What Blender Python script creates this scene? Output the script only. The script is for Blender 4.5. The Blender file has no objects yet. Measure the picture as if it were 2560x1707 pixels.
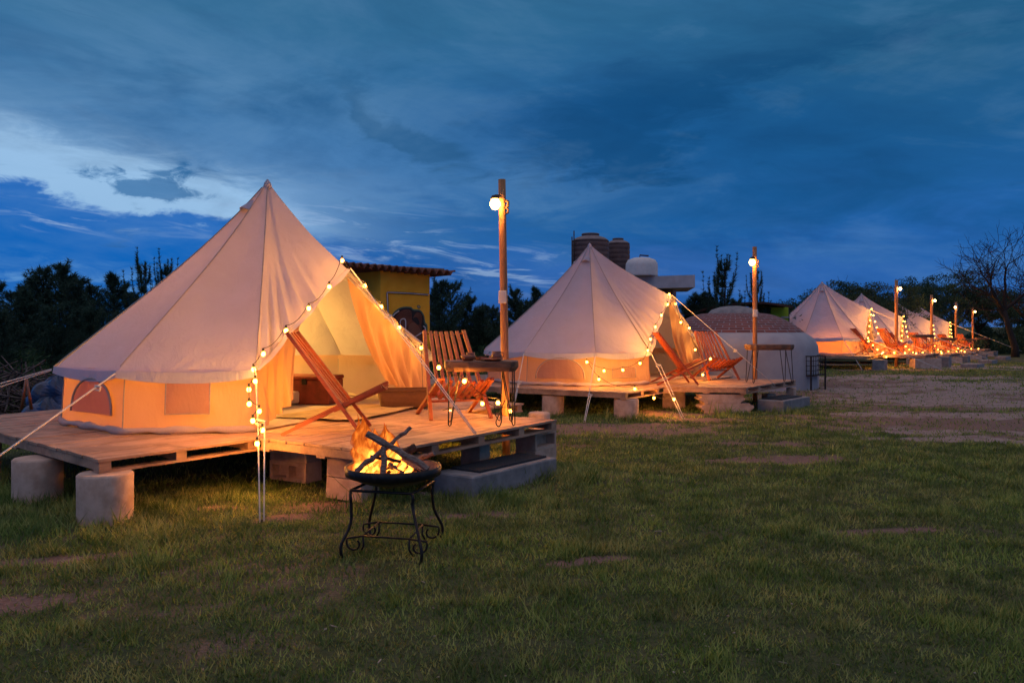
import bpy, math, random
import numpy as np
from mathutils import Vector, Matrix
from math import sin, cos, pi, radians, atan2, sqrt, exp

random.seed(7)
rng = np.random.default_rng(11)
scene = bpy.context.scene
col = scene.collection

# ------------------------------------------------------------------ camera
CAMZ = 1.38
F = 2048.0            # focal length in photo pixels (photo is 2560 px wide)
HOR = 815.0
cam_d = bpy.data.cameras.new("camera")
cam_d.sensor_width = 36.0
cam_d.lens = 28.8
cam_d.shift_y = -38.5 / 2560
cam_d.clip_start = 0.05
cam_d.clip_end = 2000
cam = bpy.data.objects.new("camera", cam_d)
cam.location = (0, 0, CAMZ)
cam.rotation_euler = (radians(90), 0, 0)
col.objects.link(cam)
scene.camera = cam

# ------------------------------------------------------------------ node helpers
class S:
    """a socket with arithmetic"""
    def __init__(s, nt, sock): s.nt = nt; s.k = sock
    def op(s, o, b=None, c=None, clamp=False):
        n = s.nt.nodes.new('ShaderNodeMath'); n.operation = o; n.use_clamp = clamp
        s.nt.links.new(s.k, n.inputs[0])
        for i, v in ((1, b), (2, c)):
            if v is None: continue
            if isinstance(v, S): s.nt.links.new(v.k, n.inputs[i])
            else: n.inputs[i].default_value = float(v)
        return S(s.nt, n.outputs[0])
    def __add__(s, o): return s.op('ADD', o)
    __radd__ = __add__
    def __sub__(s, o): return s.op('SUBTRACT', o)
    def __rsub__(s, o): return (s * -1) + o
    def __mul__(s, o): return s.op('MULTIPLY', o)
    __rmul__ = __mul__
    def __truediv__(s, o): return s.op('DIVIDE', o)
    def __pow__(s, o): return s.op('POWER', o)
    def clamp(s): return s.op('ADD', 0.0, clamp=True)
    def ss(s, a, b):
        n = s.nt.nodes.new('ShaderNodeMapRange'); n.interpolation_type = 'SMOOTHSTEP'
        s.nt.links.new(s.k, n.inputs[0])
        n.inputs[1].default_value = a; n.inputs[2].default_value = b
        n.inputs[3].default_value = 0; n.inputs[4].default_value = 1
        return S(s.nt, n.outputs[0])

def lin(r, g, b):
    f = lambda c: (c/255)/12.92 if c <= 10 else (((c/255)+.055)/1.055)**2.4
    return (f(r), f(g), f(b), 1)

def mixc(nt, fac, a, b, mode='MIX'):
    n = nt.nodes.new('ShaderNodeMix'); n.data_type = 'RGBA'; n.blend_type = mode
    n.clamp_factor = True
    for sock, v in ((n.inputs[0], fac), (n.inputs[6], a), (n.inputs[7], b)):
        if isinstance(v, S): nt.links.new(v.k, sock)
        elif isinstance(v, (int, float)): sock.default_value = v
        else: sock.default_value = tuple(v) if len(v) == 4 else (*v, 1)
    return S(nt, n.outputs[2])

def comb(nt, x, y, z=0.0):
    n = nt.nodes.new('ShaderNodeCombineXYZ')
    for i, v in enumerate((x, y, z)):
        if isinstance(v, S): nt.links.new(v.k, n.inputs[i])
        else: n.inputs[i].default_value = v
    return S(nt, n.outputs[0])

def noise(nt, vec, scale=1.0, detail=5, rough=.55, dist=0.0, out=0):
    n = nt.nodes.new('ShaderNodeTexNoise')
    n.inputs['Scale'].default_value = scale; n.inputs['Detail'].default_value = detail
    n.inputs['Roughness'].default_value = rough; n.inputs['Distortion'].default_value = dist
    if vec is not None: nt.links.new(vec.k, n.inputs['Vector'])
    return S(nt, n.outputs[out])

# ------------------------------------------------------------------ world: dusk sky with clouds, laid out by compass direction and elevation
world = bpy.data.worlds.new("World"); scene.world = world
world.use_nodes = True
wn = world.node_tree; wn.nodes.clear()
tc = wn.nodes.new('ShaderNodeTexCoord')
sep = wn.nodes.new('ShaderNodeSeparateXYZ'); wn.links.new(tc.outputs['Generated'], sep.inputs[0])
dx, dy, dz = (S(wn, sep.outputs[i]) for i in range(3))
az = dx.op('ARCTAN2', dy)
el = dz.op('ARCSINE')
def AE(px, py):
    u = (px-1280)/F; a = math.atan(u); return a, math.atan((HOR-py)/F*cos(a))
elp = el.op('MAXIMUM', 0.0)
# cloud deck coordinates: flattening towards the horizon
pv = comb(wn, az * 3.2, elp * 9.0, 0.0)
n_big = noise(wn, pv, .9, 6, .6, .5)
n_mid = noise(wn, comb(wn, az * 7 + 3.0, elp * 22, 1.7), 1.0, 7, .62, .6)
n_fine = noise(wn, comb(wn, az * 16 + 9.0, elp * 60, 4.2), 1.0, 8, .65, .8)
wob = (n_mid - .5) * .10 + (n_fine - .5) * .04
azw = az + (n_big - .5) * .22
elw = el + wob
def blob(px, py, sx, sy, a=azw, e=elw, tilt=0.0):
    A, E_ = AE(px, py)
    x = (a - A); y = (e - E_)
    if tilt:
        y = y + x * tilt
    x = x / (sx/F); y = y / (sy/F)
    r = x*x + y*y
    return (r * -0.5).op('EXPONENT')
ramp = wn.nodes.new('ShaderNodeValToRGB')
wn.links.new((elw * 1.6).k, ramp.inputs[0])
cr = ramp.color_ramp
cr.elements[0].position = 0.0; cr.elements[0].color = lin(46, 96, 172)
cr.elements[1].position = 1.0; cr.elements[1].color = lin(168, 162, 180)
for p, c in ((.06, (26, 92, 172)), (.14, (24, 96, 170)), (.26, (36, 104, 166)), (.40, (44, 106, 158)),
             (.54, (46, 104, 144)), (.66, (52, 104, 140)), (.82, (150, 152, 162))):
    e = cr.elements.new(p); e.color = lin(*c)
sky = S(wn, ramp.outputs[0])
# physically based clear sky behind, just after sunset on the left
nish = wn.nodes.new('ShaderNodeTexSky'); nish.sky_type = 'NISHITA'; nish.sun_disc = False
nish.sun_elevation = radians(-1.5); nish.sun_rotation = radians(-38)
nish.altitude = 1800; nish.air_density = 1.5; nish.ozone_density = 4
nsky = mixc(wn, 1.0, S(wn, nish.outputs[0]), (.08, .10, .12, 1), 'MULTIPLY')
sky = mixc(wn, 1.0, sky, mixc(wn, .35, (0, 0, 0, 1), nsky), 'ADD')
# deep blue cloud on the right
m = (blob(1900, 400, 560, 190) * 1.1 + blob(1500, 330, 330, 70) * .6 + (n_mid - .5) * .9).clamp() * (1.0 - el.ss(.42, .75))
sky = mixc(wn, m * .85, sky, lin(14, 82, 142))
m = (blob(2450, 90, 420, 200) * .9 + blob(2050, 130, 420, 60) * .5) 
sky = mixc(wn, m * .6, sky, lin(36, 90, 128))
m = blob(2350, 560, 330, 90) * .75
sky = mixc(wn, m * (n_mid.ss(.3, .7)), sky, lin(44, 104, 180))
m = blob(1650, 690, 520, 40) * .6 
sky = mixc(wn, m, sky, lin(60, 108, 182))
# light grey-blue veil upper left
m = blob(350, 250, 520, 120) * .75
sky = mixc(wn, m * n_big.ss(.25, .65), sky, lin(92, 136, 176))
m = blob(1050, 420, 420, 60, tilt=.12) * .65
sky = mixc(wn, m * n_mid.ss(.25, .7), sky, lin(76, 128, 182))
# bright band left
m = (blob(110, 440, 300, 50, tilt=.12) * 1.05 + blob(500, 500, 165, 34, tilt=.2) * .95 + blob(150, 400, 420, 70, tilt=.1) * .35 + blob(760, 470, 240, 26) * .12).clamp()
sky = mixc(wn, m, sky, lin(150, 190, 228))
# dark bank under it, ragged upper edge
A0, E0 = AE(0, 446); A1, E1 = AE(600, 566)
slope = (E1-E0)/(A1-A0)
edge = (az - A0) * slope + E0
n_lump = noise(wn, comb(wn, az * 15 + 7.0, el * 30, 5.5), 1.0, 7, .58, .3)
bank = (edge - (el + (n_mid - .5) * .03 + (n_lump - .5) * .075)).ss(-.003, .009)
bank = bank * (1.0 - az.ss(-.30, -.02))
sky = mixc(wn, bank * .92, sky, lin(8, 98, 184))
m = blob(60, 690, 260, 30) * .8 + blob(420, 700, 200, 26) * .5
sky = mixc(wn, m * n_fine.ss(.4, .7), sky, lin(86, 142, 204))
# small dark clouds in the bright band
n_rag = noise(wn, comb(wn, az * 34 + 2.0, el * 70, 3.3), 1.0, 6, .62, .5)
m = (blob(410, 452, 44, 22, tilt=-.35, a=az, e=el) + blob(262, 430, 34, 10, tilt=-.1, a=az, e=el) + blob(330, 462, 40, 12, a=az, e=el) * .9 + blob(420, 485, 60, 10, a=az, e=el) * .8).clamp()
sky = mixc(wn, ((m * 1.45 + (n_rag - .5) * 4.2 - .40) * 1.5).clamp() * (m * 3).clamp() * .8, sky, lin(44, 108, 164))
m = ((blob(960, 300, 110, 34, tilt=.7) + blob(1080, 370, 90, 22, tilt=.4)) * 1.5 + (n_fine - .5) * 1.8 + (n_mid - .5) * 1.2 - .35).clamp()
sky = mixc(wn, m * .55, sky, lin(38, 88, 132))
m = ((blob(1480, 330, 170, 55, tilt=-.15) + blob(1900, 170, 380, 40, tilt=-.1) * .8 + blob(1560, 400, 90, 26)) * 1.5 + (n_fine - .5) * 2.2 + (n_mid - .5) * 1.6 - .35).clamp()
sky = mixc(wn, m * .6, sky, lin(14, 70, 118))
# pale streaks low in the middle and left
st = noise(wn, comb(wn, az * 10, elp * 62 + az * 6, 8.8), 1.0, 7, .62, 1.0).ss(.50, .70)
m = blob(1050, 640, 330, 42, a=az, e=el, tilt=.12) + blob(860, 560, 160, 28, a=az, e=el) + blob(1290, 682, 90, 14, a=az, e=el) * 1.4 + blob(110, 540, 120, 22, a=az, e=el) * .9 + blob(230, 550, 60, 14, a=az, e=el)
sky = mixc(wn, (m * st).clamp() * .72, sky, lin(150, 180, 218))
m = blob(2000, 600, 260, 22, a=az, e=el) * n_fine.ss(.35, .65)
sky = mixc(wn, m * .4, sky, lin(28, 76, 144))
# soft mottling of the whole overcast, fading towards the zenith
n_str = noise(wn, comb(wn, az * 4.0 + 5.0, (elp + az * .25) * 17, 6.1), 1.0, 7, .6, .9)
mt = (n_str - .5) * .30 + (n_big - .5) * .75 + (n_mid - .5) * .35
sky = mixc(wn, mt.clamp() * (1.0 - el.ss(.5, .9)), sky, lin(120, 165, 205))
sky = mixc(wn, (mt * -1.0).clamp() * 2.0 * (1.0 - el.ss(.5, .9)), sky, lin(20, 62, 104))
bg = wn.nodes.new('ShaderNodeBackground'); wn.links.new(sky.k, bg.inputs[0]); bg.inputs[1].default_value = 1.0
wo = wn.nodes.new('ShaderNodeOutputWorld'); wn.links.new(bg.outputs[0], wo.inputs[0])
world.cycles.sampling_method = 'MANUAL'; world.cycles.sample_map_resolution = 512

# weak, very soft light from the bright part of the overcast
sun_d = bpy.data.lights.new("sun", 'SUN'); sun_d.energy = 0.10; sun_d.angle = radians(40); sun_d.color = (.85, .92, 1)
sun = bpy.data.objects.new("sun", sun_d); sun.rotation_euler = (radians(40), radians(-32), 0); col.objects.link(sun)

scene.view_settings.view_transform = 'Standard'
scene.view_settings.look = 'None'
scene.view_settings.exposure = 0.0
scene.view_settings.gamma = 1.0
scene.cycles.use_denoising = True
scene.cycles.max_bounces = 7
scene.cycles.transparent_max_bounces = 12
scene.cycles.sample_clamp_indirect = 4
scene.cycles.sample_clamp_direct = 12
scene.cycles.use_light_tree = True
scene.cycles.caustics_reflective = False
scene.cycles.caustics_refractive = False

# ------------------------------------------------------------------ materials
MATS = {}
def mat(name, build):
    if name in MATS: return MATS[name]
    m = bpy.data.materials.new(name); m.use_nodes = True
    nt = m.node_tree; nt.nodes.clear()
    out = nt.nodes.new('ShaderNodeOutputMaterial')
    sh = build(nt)
    nt.links.new(sh, out.inputs[0])
    MATS[name] = m
    return m
def objco(nt):
    t = nt.nodes.new('ShaderNodeTexCoord'); return S(nt, t.outputs['Object'])
def worldco(nt):
    t = nt.nodes.new('ShaderNodeNewGeometry'); return S(nt, t.outputs['Position'])
def island(nt):
    t = nt.nodes.new('ShaderNodeNewGeometry'); return S(nt, t.outputs['Random Per Island'])
def mapping(nt, v, scale=(1, 1, 1), rot=(0, 0, 0)):
    n = nt.nodes.new('ShaderNodeMapping'); nt.links.new(v.k, n.inputs[0])
    n.inputs['Scale'].default_value = scale; n.inputs['Rotation'].default_value = rot
    return S(nt, n.outputs[0])
def bump(nt, h, strength=.3, dist=.01):
    n = nt.nodes.new('ShaderNodeBump'); n.inputs['Strength'].default_value = strength
    n.inputs['Distance'].default_value = dist; nt.links.new(h.k, n.inputs['Height'])
    return n.outputs[0]
def principled(nt, colr, rough=.6, normal=None, metal=0.0, spec=.4):
    p = nt.nodes.new('ShaderNodeBsdfPrincipled')
    if isinstance(colr, S): nt.links.new(colr.k, p.inputs['Base Color'])
    else: p.inputs['Base Color'].default_value = (*colr[:3], 1)
    if isinstance(rough, S): nt.links.new(rough.k, p.inputs['Roughness'])
    else: p.inputs['Roughness'].default_value = rough
    p.inputs['Metallic'].default_value = metal
    p.inputs['Specular IOR Level'].default_value = spec
    if normal is not None: nt.links.new(normal, p.inputs['Normal'])
    return p
def simple(name, c1, c2, scale=8, rough=.7, bs=.3, bd=.01, metal=0, detail=6, spec=.4, stretch=(1, 1, 1), isl=0.0):
    def b(nt):
        co = mapping(nt, objco(nt), stretch)
        n = noise(nt, co, scale, detail, .6)
        f = n.ss(.3, .7)
        if isl: f = (f * (1-isl) + island(nt) * isl).clamp()
        c = mixc(nt, f, c1, c2)
        return principled(nt, c, rough, bump(nt, n, bs, bd), metal, spec).outputs[0]
    return mat(name, b)
def wood(name, c1, c2, ang=0.0, rough=.65, scale=1.0, spec=.3):
    """long grain along direction ang (world xy), a tone of its own per board"""
    def b(nt):
        co = mapping(nt, worldco(nt), (1, 1, 1), (0, 0, -ang))
        co = mapping(nt, co, (1.2*scale, 26*scale, 26*scale))
        n = noise(nt, co, 1.6, 6, .6, .6)
        n2 = noise(nt, mapping(nt, worldco(nt), (1, 1, 1)), 1.3, 3, .5)
        f = (n.ss(.25, .75) * .55 + island(nt) * .3 + n2.ss(.3, .7) * .25).clamp()
        c = mixc(nt, f, c1, c2)
        stn = noise(nt, mapping(nt, worldco(nt), (1, 1, 1)), 3.1, 5, .65, .8)
        c = mixc(nt, 1.0, c, mixc(nt, stn.ss(.35, .6), (.66, .62, .62), (1.08, 1.05, 1.03)), 'MULTIPLY')
        kn = noise(nt, mapping(nt, worldco(nt), (3, 3, 3)), 2.2, 2, .5).ss(.66, .74)
        c = mixc(nt, kn * .35, c, tuple(x*.45 for x in c1[:3]))
        return principled(nt, c, rough, bump(nt, n, .35, .004), 0, spec).outputs[0]
    return mat(name, b)

def canvas(name, c, trans=.45, tc=None):
    def b(nt):
        co = objco(nt)
        n = noise(nt, co, 3.0, 4, .55)
        weave = noise(nt, co, 160, 2, .6)
        st = noise(nt, mapping(nt, co, (1, 1, .35)), 5.5, 5, .6, .7)
        cc = mixc(nt, n.ss(.3, .7) * .5 + st.ss(.5, .8) * .25, c, tuple(x*.84 for x in c[:3]))
        bn = nt.nodes.new('ShaderNodeBump'); bn.inputs['Strength'].default_value = .7; bn.inputs['Distance'].default_value = .03
        nt.links.new((st + n * .8 + weave * .03).k, bn.inputs['Height'])
        d = nt.nodes.new('ShaderNodeBsdfDiffuse'); nt.links.new(cc.k, d.inputs[0]); nt.links.new(bn.outputs[0], d.inputs['Normal'])
        t = nt.nodes.new('ShaderNodeBsdfTranslucent')
        t.inputs[0].default_value = (*(tc or (.80, .56, .36)), 1)
        nt.links.new(bn.outputs[0], t.inputs['Normal'])
        mx = nt.nodes.new('ShaderNodeMixShader'); mx.inputs[0].default_value = trans
        nt.links.new(d.outputs[0], mx.inputs[1]); nt.links.new(t.outputs[0], mx.inputs[2])
        return mx.outputs[0]
    return mat(name, b)
def emis(name, c, s):
    def b(nt):
        e = nt.nodes.new('ShaderNodeEmission'); e.inputs[0].default_value = (*c, 1); e.inputs[1].default_value = s
        return e.outputs[0]
    return mat(name, b)

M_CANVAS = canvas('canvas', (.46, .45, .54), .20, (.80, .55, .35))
M_WALL = canvas('lamplit_wall_canvas', (.46, .37, .36), .56, (.88, .42, .165))  # same canvas as the roof, with amber lamplight put into its colour
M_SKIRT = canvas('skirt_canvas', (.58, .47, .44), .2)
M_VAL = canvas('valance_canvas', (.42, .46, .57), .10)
M_PANE = canvas('window_canvas', (.40, .32, .29), .5, (.72, .38, .18))
M_SEAM = simple('seam', (.30, .27, .27), (.36, .32, .31), 30, .9)
M_ROPE = simple('rope', (.72, .68, .62), (.55, .5, .46), 60, .8)
M_CABLE = simple('cable', (.02, .018, .015), (.04, .03, .025), 40, .6)
M_CHAIR = wood('chair_wood', (.16, .026, .010, 1), (.36, .075, .018, 1), 0, .45, 1.0, .5)
M_POLEW = simple('post_wood', (.30, .12, .045), (.44, .20, .08), 9, .5, .3, .004, stretch=(6, 6, .5), spec=.4)
M_SLAB = simple('slab_wood', (.10, .05, .03), (.24, .12, .065), 14, .55, .5, .006, stretch=(.6, 4, 4))
M_CONC = simple('concrete', (.44, .28, .20), (.62, .43, .33), 9, .9, .5, .012, detail=9)
M_CONCD = simple('grey_concrete', (.17, .16, .165), (.29, .265, .26), 7, .9, .5, .012, detail=9)
M_IRON = simple('iron', (.012, .011, .012), (.035, .028, .026), 25, .45, .3, .003, metal=.5)
M_RUST = simple('rusty_iron', (.04, .02, .014), (.10, .045, .025), 20, .75, .4, .004, metal=.2)
M_BULB = emis('bulb_glow', (1.0, .36, .045), 760)
M_LAMP = emis('lamp_glow', (1.0, .48, .11), 170)
M_LAMPF = emis('far_lamp_glow', (1.0, .60, .24), 110)
M_GLASSY = simple('bulb_glass', (.6, .55, .5), (.7, .65, .6), 10, .15)
M_PLAST = simple('white_plastic', (.62, .56, .52), (.7, .64, .6), 10, .5, .05)
M_CLAY = simple('terracotta', (.22, .07, .035), (.34, .11, .05), 16, .35, .2, .003, spec=.5)
M_BARK = simple('bark', (.010, .009, .009), (.026, .021, .019), 14, .9, .8, .02, stretch=(3, 3, .7))
M_LOG = simple('log_bark', (.09, .055, .042), (.30, .21, .17), 22, .9, .8, .01, stretch=(1, 4, 4))
M_CHARRED = simple('charred_log', (.015, .012, .01), (.06, .04, .03), 22, .9, .8, .01)

def foliage(name, a, b2):
    def b(nt):
        f = (island(nt) * .6 + noise(nt, worldco(nt), 1.1, 3, .5).ss(.3, .7) * .4).clamp()
        c = mixc(nt, f, a, b2)
        p = principled(nt, c, .7, None, 0, .2)
        t = nt.nodes.new('ShaderNodeBsdfTranslucent'); nt.links.new(c.k, t.inputs[0])
        mx = nt.nodes.new('ShaderNodeMixShader'); mx.inputs[0].default_value = .25
        nt.links.new(p.outputs[0], mx.inputs[1]); nt.links.new(t.outputs[0], mx.inputs[2])
        return mx.outputs[0]
    return mat(name, b)
M_PINE = foliage('pine_needles', (.022, .050, .036), (.060, .110, .070))
M_LEAF = foliage('tree_leaves', (.020, .045, .026), (.060, .105, .050))
M_BUSH = foliage('bush_leaves', (.020, .045, .018), (.05, .10, .035))

# ------------------------------------------------------------------ geometry helpers
def gz(x, y):
    """terrain height: flat by the first tents, falling slightly further down the row"""
    t = max(0.0, y - 27.0)
    z = -.50 * (1 - exp(-t / 19.0))
    return z
def bumpz(x, y):
    return .016*sin(x*1.7+.6*y)*sin(y*1.3-.4*x+1) + .008*sin(x*4.1+2)*sin(y*3.7)
def W(px, py, Y):
    return Vector(((px-1280)/F*Y, Y, CAMZ + (HOR-py)/F*Y))
def G(px, py, z=0.0):
    Y = F*(CAMZ - z)/(py - HOR)
    return Vector(((px-1280)/F*Y, Y, z))

class MB:
    def __init__(s): s.v = []; s.f = []; s.sm = []
    def add(s, vs, fs, smooth=False):
        o = len(s.v); s.v += [tuple(v) for v in vs]
        s.f += [tuple(i+o for i in f) for f in fs]; s.sm += [smooth]*len(fs)
        return s
    def hexa(s, b, t):
        """b, t: four bottom and four top points, same winding"""
        return s.add(list(b)+list(t), [(3, 2, 1, 0), (4, 5, 6, 7), (0, 1, 5, 4), (1, 2, 6, 5), (2, 3, 7, 6), (3, 0, 4, 7)])
    def box(s, c, size, rz=0.0, R=None, bev=0.0):
        hx, hy, hz = (d/2 for d in size)
        R = R or Matrix.Rotation(rz, 3, 'Z'); c = Vector(c)
        if bev <= 0:
            p = [(-hx, -hy), (hx, -hy), (hx, hy), (-hx, hy)]
            return s.hexa([c + R @ Vector((x, y, -hz)) for x, y in p], [c + R @ Vector((x, y, hz)) for x, y in p])
        k = bev
        def ring(z, i):
            a, b = hx-i, hy-i
            q = [(-a+k, -b), (a-k, -b), (a, -b+k), (a, b-k), (a-k, b), (-a+k, b), (-a, b-k), (-a, -b+k)]
            return [c + R @ Vector((x, y, z)) for x, y in q]
        rings = [ring(-hz, k*.7), ring(-hz+k, 0), ring(hz-k, 0), ring(hz, k*.7)]
        vs = [p for r in rings for p in r]; fs = []
        for j in range(3):
            for i in range(8):
                fs.append((j*8+i, j*8+(i+1) % 8, (j+1)*8+(i+1) % 8, (j+1)*8+i))
        fs.append(tuple(range(7, -1, -1))); fs.append(tuple(range(24, 32)))
        return s.add(vs, fs)
    def tube(s, pts, r, n=6, smooth=True, cap=True, squash=None):
        pts = [Vector(p) for p in pts]; m = len(pts)
        rs = r if isinstance(r, (list, tuple)) else [r]*m
        vs = []; up = Vector((0, 0, 1))
        prev = None
        for i, p in enumerate(pts):
            d = (pts[min(i+1, m-1)] - pts[max(i-1, 0)])
            if d.length < 1e-9: d = Vector((0, 0, 1))
            d.normalize()
            if prev is None:
                a = up if abs(d.z) < .9 else Vector((1, 0, 0))
                x = d.cross(a).normalized()
            else:
                x = (prev - d*prev.dot(d))
                x = x.normalized() if x.length > 1e-6 else d.orthogonal().normalized()
            prev = x; y = d.cross(x)
            for k in range(n):
                a = 2*pi*k/n
                vs.append(p + x*cos(a)*rs[i] + y*sin(a)*rs[i])
        fs = [(i*n+k, i*n+(k+1) % n, (i+1)*n+(k+1) % n, (i+1)*n+k) for i in range(m-1) for k in range(n)]
        s.add(vs, fs, smooth)
        if cap:
            o = len(s.v) - len(vs)
            s.f.append(tuple(o+k for k in range(n-1, -1, -1))); s.sm.append(False)
            s.f.append(tuple(o+(m-1)*n+k for k in range(n))); s.sm.append(False)
        return s
    def lathe(s, prof, n=24, c=(0, 0, 0), smooth=True, jitter=0.0):
        c = Vector(c); vs = []; m = len(prof)
        jj = [1 + jitter*(sin(3*2*pi*k/n)+.6*sin(5*2*pi*k/n+1)) for k in range(n)]
        for r, z in prof:
            for k in range(n):
                a = 2*pi*k/n; vs.append(c + Vector((r*jj[k]*cos(a), r*jj[k]*sin(a), z)))
        fs = [(i*n+k, i*n+(k+1) % n, (i+1)*n+(k+1) % n, (i+1)*n+k) for i in range(m-1) for k in range(n)]
        return s.add(vs, fs, smooth)
    def grid(s, fn, nu, nv, smooth=True):
        vs = [fn(i/nu, j/nv) for i in range(nu+1) for j in range(nv+1)]
        w = nv+1
        fs = [(i*w+j, i*w+j+1, (i+1)*w+j+1, (i+1)*w+j) for i in range(nu) for j in range(nv)]
        return s.add(vs, fs, smooth)
    def prism(s, poly, R, c, thick):
        """extrude a 2-D outline (x, z) by thick along local y, centred"""
        c = Vector(c); n = len(poly)
        a = [c + R @ Vector((x, -thick/2, z)) for x, z in poly]
        b = [c + R @ Vector((x, thick/2, z)) for x, z in poly]
        fs = [tuple(range(n)), tuple(range(2*n-1, n-1, -1))]
        fs += [(i, (i+1) % n, n+(i+1) % n, n+i)[::-1] for i in range(n)]
        return s.add(a+b, fs)
    def build(s, name, m, parent=None, origin=None):
        me = bpy.data.meshes.new(name)
        o = Vector(origin) if origin is not None else (parent_loc(parent) if parent is not None else Vector((0, 0, 0)))
        me.from_pydata([(v[0]-o.x, v[1]-o.y, v[2]-o.z) for v in s.v], [], s.f)
        me.polygons.foreach_set('use_smooth', s.sm)
        if isinstance(m, (list, tuple)):
            for q in m: me.materials.append(q)
        else: me.materials.append(m)
        me.update()
        ob = bpy.data.objects.new(name, me); col.objects.link(ob)
        if parent is not None:
            ob.parent = parent
            ob.location = o - parent_loc(parent)
        else: ob.location = o
        return ob
def parent_loc(p):
    v = Vector((0, 0, 0))
    while p is not None:
        v = v + p.location; p = p.parent
    return v
def tag(o, label=None, cat=None, group=None, kind=None):
    if label: o['label'] = label
    if cat: o['category'] = cat
    if group: o['group'] = group
    if kind: o['kind'] = kind
    return o
def thing(name, label, cat, loc, group=None, rz=0.0):
    o = bpy.data.objects.new(name, None); col.objects.link(o); o.location = loc
    o.empty_display_size = .2
    o.rotation_euler = (0, 0, rz)
    return tag(o, label, cat, group)
L0 = (0, 0, 0)
def kids(o): return [c for c in bpy.data.objects if c.parent is o]
def dup(o, delta=None, label=None, rz=None, parent=None, loc=None):
    c = o.copy(); col.objects.link(c)
    if parent is not None: c.parent = parent
    if delta is not None: c.location = Vector(o.location) + Vector(delta)
    if loc is not None: c.location = loc
    if rz is not None: c.rotation_euler = (0, 0, rz)
    if label: c['label'] = label
    for ch in kids(o): dup(ch, parent=c)
    return c
def smoothpath(pts, k=4):
    """Catmull-Rom"""
    pts = [Vector(p) for p in pts]; out = []
    P = [pts[0]*2-pts[1]] + pts + [pts[-1]*2-pts[-2]]
    for i in range(1, len(P)-2):
        for j in range(k):
            t = j/k; a, b, c, d = P[i-1], P[i], P[i+1], P[i+2]
            out.append(.5*((2*b)+(c-a)*t+(2*a-5*b+4*c-d)*t*t+(3*b-3*c+d-a)*t*t*t))
    out.append(pts[-1]); return out
def unit(a): return Vector((cos(radians(a)), sin(radians(a)), 0))
def rz3(a): return Matrix.Rotation(radians(a), 3, 'Z')
# ------------------------------------------------------------------ ground
def ell(x, y, cx, cy, rx, ry, a=0.0):
    ca, sa = cos(a), sin(a)
    u = ((x-cx)*ca + (y-cy)*sa)/rx; v = (-(x-cx)*sa + (y-cy)*ca)/ry
    return np.exp(-(u*u+v*v))
def gp(px, py): p = G(px, py); return p.x, p.y
SAND = [(2230, 943, 4.2, 1.6, 0), (2480, 975, 3.2, 2.0, 0), (2300, 1000, 2.4, 1.1, .2), (2380, 1080, 1.3, .5, -.2), (2120, 975, 3.2, 1.0, .1), (2330, 990, 3.0, 1.6, .3), (2480, 960, 4.0, 2.0, .2), (2230, 1035, 1.4, .5, 0), (2420, 1100, 1.5, .35, -.3),
        (2330, 1085, .9, .25, -.3), (2500, 1040, 1.6, .7, 0), (2080, 915, 3, 1.0, 0), (2500, 915, 8, 3, 0), (2010, 945, 2.0, .5, 0), (2560, 1010, 2, 1.2, 0)]
SOIL = [(2330, 985, 5.2, 5.6, 0), (2150, 960, 3.6, 3.4, 0), (2420, 1060, 3.0, 2.2, 0), (2480, 1050, 2.4, 2.0, 0), (2050, 900, 6, 3, 0), (1560, 1075, 1.6, .9, 0), (1560, 1065, 1.5, .45, .1), (1400, 1085, .6, .35, 0), (1760, 1050, 1.0, .3, 0), (710, 1295, .30, .14, 0), (840, 1262, .45, .2, 0), (60, 1400, .35, .10, .2),
        (290, 1385, .28, .06, .2), (30, 1500, .30, .16, 0), (2060, 1040, 1.0, .3, 0), (1900, 1110, .9, .3, 0), (1650, 1035, 1.4, .5, 0),
        (2020, 880, 4, 1.5, 0), (2250, 925, 3, .6, 0), (1180, 1290, .5, .15, .3), (560, 1270, .22, .1, 0), (2200, 1330, .5, .1, 0), (2380, 1010, 2.2, .8, 0), (1480, 1400, .4, .1, .4), (1960, 1150, 1.0, .25, 0)]
def patch(tab, x, y):
    r = np.zeros_like(x)
    for px, py, rx, ry, a in tab:
        cx, cy = gp(px, py); r = np.maximum(r, ell(x, y, cx, cy, rx, ry, a))
    return r
def vnoise(x, y, s, seed=0):
    x = x*s+seed*17.3; y = y*s+seed*7.7
    i = np.floor(x); j = np.floor(y); fx = x-i; fy = y-j
    fx = fx*fx*(3-2*fx); fy = fy*fy*(3-2*fy)
    h = lambda a, b: np.modf(np.abs(np.sin(a*127.1+b*311.7+seed)*43758.5453))[0]
    return (h(i, j)*(1-fx)+h(i+1, j)*fx)*(1-fy)+(h(i, j+1)*(1-fx)+h(i+1, j+1)*fx)*fy
def fbm(x, y, s, seed=0):
    return .5*vnoise(x, y, s, seed)+.25*vnoise(x, y, s*2.1, seed+1)+.15*vnoise(x, y, s*4.3, seed+2)+.1*vnoise(x, y, s*9, seed+3)
def soil_sand(x, y):
    n = fbm(x, y, .9, 3); n2 = fbm(x, y*1.6, 2.2, 5)
    n3 = fbm(x, y, 7.0, 8); n4 = fbm(x, y, .35, 12)
    sand = np.clip((patch(SAND, x, y)*1.15 + (n2-.5)*1.3 + (n3-.5)*1.1 - .42)*1.5, 0, 1)
    soil = np.clip((patch(SOIL, x, y)*1.45 + (n2-.5)*1.3 + (n3-.5)*1.1 - .42)*1.4, 0, 1)
    soil = np.maximum(soil, np.clip((n4-.52)*1.6+(n3-.5)*1.2, 0, .55))
    worn = np.clip((n-.66)*5, 0, .35)
    return soil, sand, worn
VG = np.vectorize(gz)
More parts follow.
